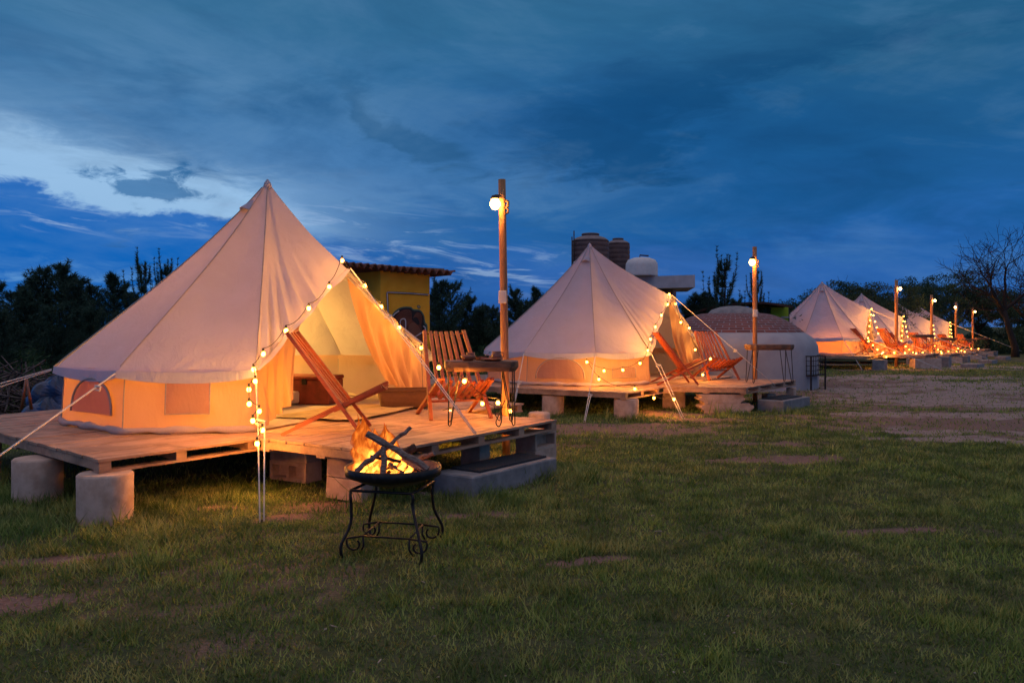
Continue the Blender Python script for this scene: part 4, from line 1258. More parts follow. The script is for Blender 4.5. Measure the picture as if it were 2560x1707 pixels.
# lower stretchers with scrolls
low = [fc + (f-fc)*.62 + Vector((0, 0, .125)) for f in footp]
for k in range(4):
    m = MB(); m.tube([low[k], low[(k+1) % 4]], .006, 6); m.build('stretcher', M_IRON, root)
for k in range(4):
    d = (footp[k]-fc).normalized() if k in (0, 2) else (footp[k]-fc).normalized()
    xd = Vector((-1, 0.15, 0)).normalized() if k in (0, 3) else Vector((1, .1, 0)).normalized()
    m = MB(); c_ = low[k]+xd*.052+Vector((0, 0, -.045))
    m.tube([low[k]+Vector((0, 0, .0))]+sc_ring(2.6, c_+Vector((0, 0, 0)), .055, .022, .72, xd*-1)[::1], .0065, 6)
    m.tube([low[k], low[k]+xd*-.003+Vector((0, 0, -.06)), low[k]+xd*.02+Vector((0, 0, -.105))], .0065, 6)
    m.build('scroll', M_IRON, root)
# coals
M_EMBER = None
def ember(nt):
    co = objco(nt); n = noise(nt, co, 16, 5, .7)
    e = nt.nodes.new('ShaderNodeEmission'); c = mixc(nt, n.ss(.55, .75), (1, .12, .01), (1, .42, .06)); nt.links.new(c.k, e.inputs[0])
    st = n.ss(.50, .72) * 3.5; nt.links.new(st.k, e.inputs[1])
    p = principled(nt, (.03, .022, .02), .95, bump(nt, n, 1, .02))
    a = nt.nodes.new('ShaderNodeAddShader'); nt.links.new(e.outputs[0], a.inputs[0]); nt.links.new(p.outputs[0], a.inputs[1]); return a.outputs[0]
M_EMBER = mat('embers', ember)
b = MB(); r_ = random.Random(4)
for i in range(90):
    a = r_.uniform(0, 2*pi); rr_ = .22*sqrt(r_.random()); s = r_.uniform(.015, .035)
    c_ = fc+Vector((rr_*cos(a), rr_*sin(a), fz-.07+.03*(1-rr_/.22)+r_.uniform(0, .015)))
    b.box(c_, (s*1.3, s, s*.8), R=Matrix.Rotation(r_.uniform(0, 3), 3, 'Z') @ Matrix.Rotation(r_.uniform(-.6, .6), 3, 'X'))
tag(b.build('embers', M_EMBER, None, fc+Vector((0, 0, fz-.08))), 'bed of glowing coals in the fire bowl', 'embers', None, 'stuff')
def log(label, p0, p1, r0, m, name='firewood_log'):
    p0, p1 = Vector(p0), Vector(p1); b = MB(); rr_ = random.Random(int(p0.x*999)); n = 8
    d = (p1-p0).normalized(); s = d.orthogonal().normalized()
    pts = [p0.lerp(p1, i/n)+s*rr_.uniform(-.006, .006) for i in range(n+1)]
    b.tube(pts, [r0*(1+rr_.uniform(-.14, .14))*(1-.12*i/n) for i in range(n+1)], 7, smooth=False)
    tag(b.build(name, m, None, p0), label, 'log', 'logs burning in the fire bowl')
LP = lambda px, py, dy: W(px, py, 5.04+dy)
log('longest log, slanting down to the right over the fire', LP(918, 1083, -.11), LP(1070, 1172, -.17), .021, M_LOG)
log('log rising from the left rim towards the middle of the fire', LP(888, 1178, -.18), LP(968, 1118, -.10), .017, M_LOG)
log('thin pointed branch sticking up to the right behind the logs', LP(966, 1118, -.04), LP(1027, 1069, .04), .013, M_LOG)
log('short upright log in the middle of the fire bowl', LP(959, 1190, -.20), LP(960, 1117, -.13), .019, M_LOG)
log('short pale split log lying on the right side of the coals', LP(1008, 1186, -.12), LP(972, 1160, -.06), .017, M_LOG)
log('split piece with a pale face at the right rim', LP(1042, 1150, .12), LP(1086, 1131, .05), .017, M_LOG)
log('charred round log behind the others', LP(1000, 1140, .10), LP(1040, 1118, .14), .026, M_CHARRED)
log('glowing thin stick low in the flames', LP(925, 1142, -.12), LP(1003, 1152, -.10), .011, M_CHARRED)
log('charred stick crossing under the long log', LP(985, 1165, .02), LP(935, 1175, -.10), .012, M_CHARRED)
def flame_mat(nt):
    co = objco(nt); sp = nt.nodes.new('ShaderNodeSeparateXYZ'); nt.links.new(co.k, sp.inputs[0]); z = S(nt, sp.outputs[2])
    n = noise(nt, mapping(nt, co, (14, 14, 5)), 1.0, 4, .6, 1.0)
    lw = nt.nodes.new('ShaderNodeLayerWeight'); lw.inputs[0].default_value = .5
    fac = S(nt, lw.outputs['Facing'])
    core = (1.0 - fac)
    heat = (core * .85 + (n - .5) * 1.3 - z * 2.0 + .12).clamp()
    c = mixc(nt, heat, (1.0, .10, .004), (1.0, .35, .045))
    e = nt.nodes.new('ShaderNodeEmission'); nt.links.new(c.k, e.inputs[0]); nt.links.new((heat * heat * heat * 8.0 + .45).k, e.inputs[1])
    tr = nt.nodes.new('ShaderNodeBsdfTransparent'); mx = nt.nodes.new('ShaderNodeMixShader')
    al = ((core - .12) * 1.5 + (n - .5) * 1.5 - (z - .14).op('MAXIMUM', 0.0) * 1.8 + .12).clamp() * .92
    nt.links.new(al.k, mx.inputs[0]); nt.links.new(tr.outputs[0], mx.inputs[1]); nt.links.new(e.outputs[0], mx.inputs[2]); return mx.outputs[0]
M_FLAME = mat('flame', flame_mat)
root = thing('campfire_flames', 'bright yellow and orange flames leaping from the left half of the fire bowl', 'flames', fc+Vector((0, 0, fz-.06)))
for k, (px, dy, h, r0, lx) in enumerate(((922, -.02, .36, .10, -.055), (938, .03, .28, .115, -.02), (955, .06, .31, .085, .03), (975, .07, .30, .060, -.01), (915, .05, .20, .045, -.045),
                                      (948, -.10, .13, .045, .0), (925, -.13, .09, .035, .01), (1000, -.02, .10, .030, .01), (1020, -.08, .07, .03, .0), (985, -.14, .06, .03, .0), (908, .0, .37, .030, -.05))):
    c_ = W(px, 1168, 5.04+dy); c_.z = fz-.055; r__ = random.Random(k+3); m = MB(); n = 26; vs = []; nn = 20; ph = r__.uniform(0, 6)
    for i in range(n+1):
        t = i/n; rad = r0*(sin(pi*min(1, t*.72+.20))**.9)*(1-t**2.5)+.001
        cx = c_ + Vector((lx*t**1.3 + .018*sin(7*t+ph)*t, .01*sin(5*t+ph), h*t))
        for j in range(nn):
            a = 2*pi*j/nn; rw = rad*(1+.30*sin(2*a+ph+7*t)+.22*sin(4*a-11*t+ph)+.12*sin(7*a+19*t))
            vs.append(cx+Vector((rw*cos(a), rw*sin(a)*.7, 0)))
    m.add(vs, [(i*nn+j, i*nn+(j+1) % nn, (i+1)*nn+(j+1) % nn, (i+1)*nn+j) for i in range(n) for j in range(nn)], True)
    m.build('flame_tongue', M_FLAME, root)

# ------------------------------------------------------------------ yellow building with mural
def plaster(name, c1, c2): return simple(name, c1, c2, 3.5, .85, .25, .01, detail=8)
M_YEL = plaster('yellow_plaster', (.88, .36, .015), (.95, .44, .03))
M_TILE = simple('roof_tile', (.13, .045, .03), (.22, .08, .05), 9, .8)
Yb = 18.0
def bx(px, Y=Yb): return (px-1280)/F*Y
root = thing('yellow_hut', 'yellow plastered hut with a corrugated tile roof and a brown mural, behind the nearest tent', 'building', (bx(960), Yb, 0))
b = MB(); wz = CAMZ+(HOR-672)/F*Yb
A_ = Vector((bx(951), Yb, 0)); B_ = Vector((bx(1073), Yb+.1, 0)); C_ = A_+Vector((-1.3, 1.5, 0))*1.6; D_ = B_+(C_-A_)
b.hexa([A_, B_, D_, C_], [p+Vector((0, 0, wz+(.10 if i in (0, 3) else -.02))) for i, p in enumerate((A_, B_, D_, C_))]); b.build('wall', M_YEL, root)
def roof_corr(pA, pB, depth, z0, z1, amp, wl, m, parent, name='roof', th=.03):
    """corrugated sheet; ridges run back along depth vector"""
    L = (pB-pA).length; n = int(L/wl*8); b = MB()
    for off in (0, -th):
        b.grid(lambda u, v, off=off: pA.lerp(pB, u)+depth*v+Vector((0, 0, lerp(z0, z1, u)+amp*abs(sin(pi*u*L/wl))**.8+off+.0*v)), n, 1, False)
    w = n+1
    o = len(b.v)-2*(n+1)*2
    for i in range(n):
        a0 = o+i*2; a1 = o+(i+1)*2; c0 = a0+(n+1)*2; c1 = a1+(n+1)*2
        b.f.append((a0, a1, c1, c0)); b.sm.append(False)
    return b.build(name, m, parent)
ra = Vector((bx(830), Yb-.35, 0)); rb = Vector((bx(1141), Yb-.28, 0))
roof_corr(ra, rb, Vector((-2.2, 2.7, 0)), CAMZ+(HOR-664)/F*Yb, CAMZ+(HOR-689)/F*Yb, .10, .155, M_TILE, root)
b = MB(); b.hexa([Vector((bx(870), Yb-.25, 0))+Vector((0, 0, wz+.04)), Vector((bx(1112), Yb-.2, wz-.06)), Vector((bx(1112), Yb-.1, wz-.06)), Vector((bx(870), Yb-.15, wz+.04))],
              [Vector((bx(870), Yb-.25, wz+.10)), Vector((bx(1112), Yb-.2, wz-.01)), Vector((bx(1112), Yb-.1, wz-.01)), Vector((bx(870), Yb-.15, wz+.10))]); b.build('eaves_beam', simple('beam', (.25, .15, .09), (.34, .21, .13), 9), root)
# mural, painted shapes
M_MB = simple('mural_brown', (.10, .028, .015), (.17, .055, .03), 6, .8); M_MD = simple('mural_dark', (.02, .012, .012), (.035, .022, .02), 6, .8)
M_MG = simple('mural_teal', (.05, .12, .09), (.07, .16, .12), 6, .8); M_MW = simple('mural_white', (.50, .42, .42), (.60, .52, .52), 6, .8)
M_MT = simple('mural_tan', (.40, .17, .07), (.46, .21, .09), 6, .8)
def mshape(pts, m, off, parent, k=4, name='mural'):
    P2 = smoothpath([Vector((x, 0, y)) for x, y in pts+[pts[0]]], k)[:-1]
    vs = [W(p.x, p.z, Yb-.006-off+ (p.x-951)/122*.1) for p in P2]
    b = MB(); n = len(vs); b.add(vs+[v+Vector((0, .004, 0)) for v in vs], [tuple(range(n)), tuple(range(2*n-1, n-1, -1))]+[(i, n+i, n+(i+1) % n, (i+1) % n) for i in range(n)]); return b.build(name, m, parent)
def mline(pts, w, m, off, parent, k=3, name='mural'):
    P2 = smoothpath([Vector((x, 0, y)) for x, y in pts], k); b = MB()
    b.tube([W(p.x, p.z, Yb-.006-off+(p.x-951)/122*.1) for p in P2], w/2/F*Yb, 6)
    o = b.build(name, m, parent)
    return o
mu = mshape([(975, 800), (985, 780), (1003, 768), (1026, 767), (1034, 773), (1050, 775), (1060, 788), (1063, 805), (1068, 812), (1068, 828), (1060, 840), (1063, 860), (1062, 885), (1000, 888), (985, 850), (972, 825)], M_MG, 0, root)
mshape([(978, 802), (988, 783), (1004, 771), (1025, 770), (1033, 776), (1049, 778), (1058, 790), (1060, 808), (1065, 815), (1065, 828), (1057, 840), (1060, 860), (1059, 885), (1000, 886), (987, 850), (975, 825)], M_MD, .006, mu)
mshape([(982, 803), (992, 788), (1006, 776), (1022, 774), (1029, 783), (1030, 800), (1040, 782), (1052, 784), (1055, 800), (1053, 815), (1058, 840), (1056, 880), (1005, 882), (992, 850), (980, 822)], M_MB, .012, mu)
mshape([(1030, 800), (1036, 793), (1044, 795), (1049, 808), (1045, 812), (1036, 805)], M_MD, .018, mu)
mshape([(1018, 830), (1024, 812), (1034, 806), (1046, 816), (1052, 835), (1048, 865), (1028, 868), (1018, 850)], simple('mural_mid', (.17, .06, .035), (.22, .085, .045), 6, .8), .018, mu)
mline([(1000, 812), (1002, 800), (1010, 797), (1014, 803), (1014, 826)], 3.2, M_MW, .02, mu)
mline([(1058, 815), (1063, 819), (1062, 828), (1052, 833), (1038, 842)], 3.4, M_MW, .02, mu)
mline([(982, 791), (988, 784), (998, 777)], 3.2, M_MW, .02, mu)
mline([(1043, 765), (1047, 763), (1051, 768), (1046, 770), (1043, 765)], 1.6, M_MG, .004, mu)
mline([(1044, 766), (1049, 768)], 2.0, M_MW, .01, mu)
for lw_, mm, of in ((5.2, M_MD, 0), (2.8, M_MW, .02)):
    mline([(973, 850), (971, 800), (968, 732)], lw_, mm, of, mu, 2); mline([(967, 731), (1020, 733), (1071, 737)], lw_, mm, of, mu, 2)

# ------------------------------------------------------------------ water tanks, white tank, concrete tower
M_TANK = simple('tank_plastic', (.09, .05, .045), (.13, .075, .065), 5, .6, .1)
M_TANKT = simple('tank_top', (.16, .12, .12), (.22, .17, .17), 5, .6, .1)
def tank(label, px, Y, rpx, top, neck, bot):
    X = bx(px, Y); r = rpx/F*Y; zt_ = CAMZ+(HOR-top)/F*Y; zs = CAMZ+(HOR-neck)/F*Y; zb = CAMZ+(HOR-bot)/F*Y
    root = thing('water_tank', label, 'water tank', (X, Y, zb), 'brown plastic water tanks')
    prof = [(0, zb), (r, zb)]; n = 9
    for i in range(n):
        z0 = lerp(zb, zs, i/n); z1 = lerp(zb, zs, (i+1)/n); prof += [(r, z0+.02), (r*1.0, z1-.05), (r*.975, z1-.03), (r*.975, z1-.01)]
    b = MB(); b.lathe(prof+[(r, zs), (r*.96, zs+.05)], 32, (X, Y, 0)); b.build('body', M_TANK, root)
    b = MB(); b.lathe([(r*.96, zs+.05), (r*.8, lerp(zs, zt_, .45)), (r*.45, lerp(zs, zt_, .72)), (r*.44, lerp(zs, zt_, .9))], 32, (X, Y, 0)); b.build('shoulder', M_TANKT, root)
    b = MB(); b.lathe([(r*.48, lerp(zs, zt_, .80)), (r*.48, zt_-.02), (r*.44, zt_), (0, zt_+.01)], 24, (X, Y, 0)); b.build('lid', M_TANK, root)
Yt = 26.0
tank('front brown water tank with a darker lid, left of the pair', 1476, Yt, 46.5, 584, 605, 715)
tank('rear brown water tank, right of the pair and slightly lower', 1545, Yt+1.2, 29.5, 596, 612, 715)
b = MB(); 
for px, y0, y1 in ((1435, 577, 640), (1430, 592, 640)): b.tube([W(px, y0, Yt-.3), W(px, y1+60, Yt-.3)], .02, 6)
tag(b.build('vent_pipe', M_RUST, None, W(1435, 700, Yt-.3)), 'pair of thin pipes left of the front water tank', 'pipe')
Yw = 23.5
wt = thing('white_tank', 'squat white tank with a domed lid on the concrete roof', 'water tank', W(1604, 690, Yw))
b = MB(); r = 40/F*Yw; cx = bx(1604, Yw); z0 = CAMZ+(HOR-691)/F*Yw; z1 = CAMZ+(HOR-665)/F*Yw; z2 = CAMZ+(HOR-645)/F*Yw
b.lathe([(0, z0), (r, z0), (r, z0+.05), (r*1.0, z1), (r*.97, lerp(z1, z2, .35)), (r*.85, lerp(z1, z2, .75)), (r*.5, z2), (0, z2+.03)], 28, (cx, Yw, 0)); b.build('body', M_PLAST, wt)
b = MB(); b.tube([(cx-.05, Yw, z2), (cx-.05, Yw, z2+.08), (cx+.2, Yw, z2+.06)], .022, 6); b.build('valve', M_RUST, wt)
hb_ = thing('concrete_building', 'small building with a projecting flat concrete roof behind the second tent', 'building', (bx(1600, Yw), Yw, 0))
b = MB(); zr0 = CAMZ+(HOR-722)/F*Yw; zr1 = CAMZ+(HOR-692)/F*Yw
b.hexa([Vector((bx(1430, Yw), Yw+1, zr0)), Vector((bx(1720, Yw), Yw-.9, zr0)), Vector((bx(1720, Yw)+.4, Yw+2, zr0)), Vector((bx(1430, Yw), Yw+3, zr0))],
       [Vector((bx(1430, Yw), Yw+1, zr1)), Vector((bx(1720, Yw), Yw-.9, zr1)), Vector((bx(1720, Yw)+.4, Yw+2, zr1)), Vector((bx(1430, Yw), Yw+3, zr1))]); b.build('roof', M_PLAST and simple('pale_concrete', (.42, .37, .37), (.52, .46, .46), 4, .8), hb_)
b = MB(); b.box((bx(1560, Yw), Yw+1.4, zr0/2-.02), (2.9, 2.2, zr0+.0)); b.build('wall', simple('brown_wall', (.13, .075, .05), (.2, .12, .08), 5, .9), hb_)
b = MB(); b.box((bx(1694, Yw), Yw+.7, zr0/2-.02), (.10, .5, zr0-.01)); b.build('pillar', MATS['pale_concrete'], hb_)
ht = MB(); ht.box((bx(1510, Yt+.6), Yt+.8, 1.35), (1.9, 2.2, 2.74)); tag(ht.build('tank_tower', MATS['brown_wall'], None, (bx(1510, Yt+.6), Yt+.8, 0)), 'plain masonry base carrying the brown water tanks', 'tower')

# ------------------------------------------------------------------ brick dome hut
Yd = 19.0; dx_ = bx(1834, Yd); 
root = thing('domed_hut', 'round whitewashed hut with a low brick dome, behind the second porch', 'building', (dx_, Yd, 0))
Rd = 1.86; zw = CAMZ+(HOR-880)/F*(Yd-Rd)
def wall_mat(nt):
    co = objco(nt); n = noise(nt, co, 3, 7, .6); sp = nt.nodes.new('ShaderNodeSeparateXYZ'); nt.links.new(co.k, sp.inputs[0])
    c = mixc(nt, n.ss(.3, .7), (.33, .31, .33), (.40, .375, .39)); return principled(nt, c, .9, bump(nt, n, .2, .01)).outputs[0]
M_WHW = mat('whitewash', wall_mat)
Zs = lambda py, Y=Yd-Rd*.5: CAMZ+(HOR-py)/F*Y
b = MB()
prof = [(Rd, -.05), (Rd, .35), (Rd*.995, .85), (Rd*.985, .95), (Rd*.955, 1.06), (Rd*.90, 1.16), (Rd*.84, 1.235)]
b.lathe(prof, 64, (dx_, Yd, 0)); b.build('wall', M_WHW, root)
def brick_mat(nt):
    co = objco(nt); sp = nt.nodes.new('ShaderNodeSeparateXYZ'); nt.links.new(co.k, sp.inputs[0])
    x, y, z = (S(nt, sp.outputs[i]) for i in range(3))
    r = (x*x + y*y).op('SQRT'); a = y.op('ARCTAN2', x)
    v = comb(nt, a * 1.25, r * 1.2, 0)
    br = nt.nodes.new('ShaderNodeTexBrick'); nt.links.new(v.k, br.inputs[0])
    br.inputs['Scale'].default_value = 1.0; br.inputs['Color1'].default_value = (.24, .06, .045, 1); br.inputs['Color2'].default_value = (.13, .04, .035, 1)
    br.inputs['Mortar'].default_value = (.27, .23, .25, 1); br.inputs['Mortar Size'].default_value = .010; br.inputs['Brick Width'].default_value = .25; br.inputs['Row Height'].default_value = .085
    n = noise(nt, co, 12, 5); c = mixc(nt, n * .3, S(nt, br.outputs[0]), (.10, .05, .045))
    return principled(nt, c, .85, bump(nt, S(nt, br.outputs[1]) * -1, .5, .01)).outputs[0]
M_BRICK = mat('dome_brick', brick_mat)
b = MB(); nn = 14; prof = []
r0, z0_ = Rd*.84, 1.237
zt_ = Zs(765, Yd); 
for i in range(nn+1):
    t = i/nn; r = r0*(1-.62*t); prof.append((r, lerp(z0_, zt_-.17, sin(t*pi/2)**.92)))
b.lathe(prof, 64, (dx_, Yd, 0)); b.build('brick_dome', M_BRICK, root)
b = MB(); rc = prof[-1][0]; b.lathe([(rc+.01, prof[-1][1]-.02), (rc*.85, zt_-.09), (rc*.5, zt_-.02), (rc*.2, zt_), (0, zt_)], 40, (dx_, Yd, 0)); b.build('cement_cap', M_CONCD, root)
b = MB(); cx, cy = dx_+.5, Yd-Rd*.0

# long low building behind the dome: curved tiled roof, green and lime walls
Yl = 27.0
root = thing('low_building', 'long low building with dark tiled roof and lime green wall behind the brick dome', 'building', (bx(1850, Yl), Yl, 0))
b = MB(); pts = [(1712, 785), (1760, 772), (1820, 760), (1890, 754), (1935, 757), (1965, 762), (1982, 766)]
b.grid(lambda u, v: (lambda q: W(q.x, q.z, Yl-.8)+Vector((0, 3*v, -.05*v)))(smoothpath([Vector((x, 0, y)) for x, y in pts], 4)[int(u*24+.5)]), 24, 2)
b.grid(lambda u, v: (lambda q: W(q.x, q.z, Yl-.8)+Vector((0, 0, -.07*v)))(smoothpath([Vector((x, 0, y)) for x, y in pts], 4)[int(u*24+.5)]), 24, 1)
b.build('roof', simple('dark_tile', (.05, .018, .014), (.09, .035, .025), 9, .8), root)
M_GRN = plaster('green_plaster', (.03, .11, .08), (.045, .15, .11)); M_LIM = plaster('lime_plaster', (.30, .40, .02), (.38, .48, .03)); M_DKW = plaster('dark_wall', (.03, .035, .04), (.05, .05, .055))
for x0, x1, m, yy in ((1735, 1905, M_DKW, .3), (1903, 1928, M_GRN, .15), (1927, 1971, M_LIM, 0), (1971, 1984, M_DKW, .4)):
    b = MB(); X0, X1 = bx(x0, Yl), bx(x1, Yl); b.box(((X0+X1)/2, Yl+yy+.5, 1.0), (X1-X0, 1.0, 2.0 if m is not M_DKW else 1.9)); b.build('wall', m, root)
b = MB(); b.box((bx(1962, Yl), Yl-.02, CAMZ+(HOR-793)/F*Yl), (bx(1971, Yl)-bx(1953, Yl), .03, .05)); b.build('ledge', MATS['pale_concrete'], root)

# square log cage
cg = G(2012, 958); 
c = Vector((bx(2012, 17.9), 17.9, 0)); root = thing('fire_basket', 'square black iron cage on legs on the bare ground beside the domed hut', 'fire basket', c)
w = .31; zt_ = CAMZ+(HOR-889)/F*17.9; zl = CAMZ+(HOR-936)/F*17.9; R = rz3(42)
for x, y in corners:
    b = MB(); b.box(c+R @ Vector((x*w, y*w, zt_/2)), (.028, .028, zt_), R=R); b.build('leg', M_IRON, root)
b = MB()
for z in (zt_, zl):
    for k in range(4):
        p = c+R @ Vector((corners[k][0]*w, corners[k][1]*w, z)); q2 = corners[(k+1) % 4]; q2 = c+R @ Vector((q2[0]*w, q2[1]*w, z)); b.tube([p, q2], .013, 4)
b.build('frame', M_IRON, root)
b = MB()
for k in range(4):
    p = c+R @ Vector((corners[k][0]*w, corners[k][1]*w, 0)); q2 = corners[(k+1) % 4]; q2 = c+R @ Vector((q2[0]*w, q2[1]*w, 0))
    for j in range(1, 6): b.tube([p.lerp(q2, j/6)+Vector((0, 0, zl)), p.lerp(q2, j/6)+Vector((0, 0, zt_))], .006, 4)
    for j in range(1, 4): z = lerp(zl, zt_, j/4); b.tube([p+Vector((0, 0, z)), q2+Vector((0, 0, z))], .006, 4)
b.build('mesh_sides', M_IRON, root)
b = MB(); b.box(c+Vector((0, 0, zl)), (w*2, w*2, .012), R=R); b.build('tray', M_IRON, root)

# ------------------------------------------------------------------ vegetation
def tris_obj(name, tri, m, parent, origin):
    co = np.array(tri, dtype=np.float32).reshape(-1, 3) - np.array(origin, dtype=np.float32)
    me = tri_mesh(name, co, m); o = bpy.data.objects.new(name, me); col.objects.link(o); o.parent = parent; return o
def rv(r): 
    while True:
        v = Vector((r.uniform(-1, 1), r.uniform(-1, 1), r.uniform(-1, 1)))
        if .05 < v.length < 1: return v.normalized()
def conifer(label, seed, h, spread=.36, asc=.9, dens=1.0, finger=False, low=.12):
    r = random.Random(seed)
    root = thing('young_pine', label, 'tree', (0, 0, 0), None)
    tr = MB(); tri = []
    trunk_pts = [Vector((.03*sin(i*1.3+seed)*h*.3, .03*cos(i*1.1+seed)*h*.3, h*i/8*.98)) for i in range(9)]
    tr.tube(trunk_pts, [.05*h/4*(1-.85*i/8)+.006 for i in range(9)], 6)
    def needles(p, d, L, n):
        for _ in range(n):
            q = p; v = (d*r.uniform(.5, 1.1) + rv(r)*(.85 if not finger else .8)).normalized(); s = v.cross(rv(r)).normalized()*(.011 if finger else .014)
            tip = q+v*L*r.uniform(.5, 1.35); tri.append((q-s, q+s, tip))
    z = h*low; k = 0
    while z < h*.97:
        t = z/h; Lb_ = h*spread*(1-t)**.75*r.uniform(.6, 1.3)+.12
        nb = r.choice((4, 5, 6)) if not finger else r.choice((2, 3, 4))
        for j in range(nb):
            a = r.uniform(0, 2*pi); up = asc*r.uniform(.6, 1.3)*(.5+t*.9)
            L = Lb_*r.uniform(.5, 1.2); p0 = trunk_pts[min(8, int(t*8))].lerp(trunk_pts[min(8, int(t*8)+1)], (t*8) % 1)
            p0 = Vector((p0.x, p0.y, z)); pts = []
            for i in range(7):
                u = i/6; pts.append(p0+Vector((cos(a), sin(a), 0))*L*(u if not finger else sin(u*pi/2)*.75)+Vector((0, 0, up*L*(u**1.6 if not finger else 1.5*u**2.4))))
            tr.tube(pts, [.014*(1-u/7)+.004 for u in range(7)], 3, cap=False)
            for i in range(1 if not finger else 2, 7):
                d = (pts[i]-pts[i-1]).normalized()
                needles(pts[i], d, .19 if not finger else .19*(1.25-i/9), int((8 if not finger else 11)*dens))
                needles(pts[i].lerp(pts[i-1], .5), d, .19 if not finger else .19*(1.25-i/9), int((8 if not finger else 11)*dens))
                if finger:
                    for m_ in (.25, .75): needles(pts[i].lerp(pts[i-1], m_), d, .17*(1.2-i/9), int(5*dens))
                if not finger and i in (3, 4, 5):    # side twigs
                    for s_ in (-1, 1):
                        q = pts[i]; e = q+Vector((cos(a+s_*.9), sin(a+s_*.9), .35)).normalized()*L*.28
                        for m_ in (.4, .7, 1.0): needles(q.lerp(e, m_), (e-q).normalized(), .16, int(6*dens))
        z += h*.055 if not finger else h*.075
    needles(Vector((trunk_pts[-1].x, trunk_pts[-1].y, h*.95)), Vector((0, 0, 1)), .25, 25)
    tr.build('trunk', M_BARK, root); tris_obj('crown', tri, M_PINE, root, (0, 0, 0))
    return root
def place(proto, loc, s, rz, label, group, first=False):
    o = proto if first else dup(proto)
    o.location = loc; o.scale = (s, s, s) if not isinstance(s, tuple) else s; o.rotation_euler = (0, 0, rz); o['label'] = label; o['group'] = group
    return o
ORD = ['first', 'second', 'third', 'fourth', 'fifth', 'sixth', 'seventh', 'eighth', 'ninth', 'tenth', 'eleventh', 'twelfth', 'thirteenth', 'fourteenth', 'fifteenth', 'sixteenth']
pine = [conifer('p', 11+i, 4.0, .32+.06*(i % 2), .95, .72) for i in range(4)]
fing = [conifer('f', 31+i, 4.0, .30, 1.1, 1.3, True, .3) for i in range(2)]
used = set()
def put(proto, px, top, Y, label, group, rz=None, wide=1.0):
    h = (CAMZ + (HOR-top)/F*Y - gz(0, Y)); s = h/4.0
    first = proto.name not in used; used.add(proto.name)
    return place(proto, ((px-1280)/F*Y, Y, gz(0, Y)), (s*wide, s*wide, s), rz if rz is not None else random.uniform(0, 6.3), label, group, first)
left_row = [(-30, 690, 24), (28, 735, 26), (62, 728, 23), (108, 672, 24), (152, 664, 25), (196, 700, 24), (232, 716, 26), (283, 690, 24), (318, 735, 25), (-90, 720, 22), (175, 690, 27), (80, 700, 28), (5, 780, 20), (130, 770, 20), (225, 775, 20.5), (300, 780, 21)]
for i, (px, top, Y) in enumerate(sorted(left_row)):
    put(pine[i % 4], px, top, Y, '%s from the left of the dark bushy pines left of the nearest tent' % ORD[i], 'dark pines left of the nearest tent', wide=1.12)
put(fing[0], 362, 655, 19, 'pine with upright finger like shoots showing above the left slope of the nearest tent', 'young pines with upright shoots', 1.0, 1.0)
put(fing[1], 415, 660, 22, 'pine tip peeping over the left slope of the nearest tent', 'young pines with upright shoots', 2.0)
mid_row = [(1098, 704, 26), (1128, 712, 27), (1152, 765, 28), (1178, 742, 28), (1198, 775, 27), (1215, 768, 30), (1238, 772, 28), (1288, 725, 27), (1300, 760, 29), (1342, 723, 27), (1322, 755, 30), (1262, 780, 26), (1085, 740, 30), (1370, 760, 29)]
for i, (px, top, Y) in enumerate(sorted(mid_row)):
    put(pine[(i*3+1) % 4], px, top, Y, '%s from the left of the pines between the yellow hut and the second tent' % ORD[i], 'pines between the yellow hut and the second tent', wide=1.0)
put(fing[1], 1812, 650, 25.5, 'tall dark pine with many upright shoots right of the flat concrete roof', 'young pines with upright shoots', .4, 1.1)
put(fing[0], 1795, 690, 26.2, 'smaller pine leaning against the tall one right of the flat concrete roof', 'young pines with upright shoots', 2.4)
put(fing[0], 1895, 672, 27, 'sparse pine with curved shoots behind the second lamp post', 'young pines with upright shoots', .9, .85)
for i, (px, top, Y) in enumerate(((1735, 742, 26.5), (1752, 735, 27), (1775, 745, 27), (1722, 770, 27), (1840, 750, 28))):
    put(pine[i % 4], px, top, Y, '%s from the left of the low bushes behind the long tiled roof' % ORD[sorted([1735, 1752, 1775, 1722, 1840]).index(px)], 'bushes behind the long tiled roof', wide=1.2)

# broad crowned trees and the bare tree
def branch(mb, p, d, L, r0, depth, rr, tips, curl=.35, split=3, grav=.0, taper=.62, minr=.006):
    n = 5; pts = [p]; q = p.copy(); dd = d.copy()
    for i in range(n):
        dd = (dd + rv(rr)*curl*.45 + Vector((0, 0, grav))).normalized(); q = q + dd*L/n; pts.append(q.copy())
    r1 = max(minr, r0*taper)
    mb.tube(pts, [lerp(r0, r1, i/n) for i in range(n+1)], 6 if r0 > .05 else (4 if r0 > .02 else 3), cap=False)
    if depth == 0: tips.append((pts[-1], dd)); return
    for k in range(split if rr.random() < .75 else split-1):
        a = rr.choice((2, 3, 4, 5)) if k else n
        nd = (dd + rv(rr)*(.95 if k else .45)).normalized()
        branch(mb, pts[a], nd, L*rr.uniform(.62, .85), r1*(.95 if k == 0 else .7), depth-1, rr, tips, curl, split, grav, taper, minr)
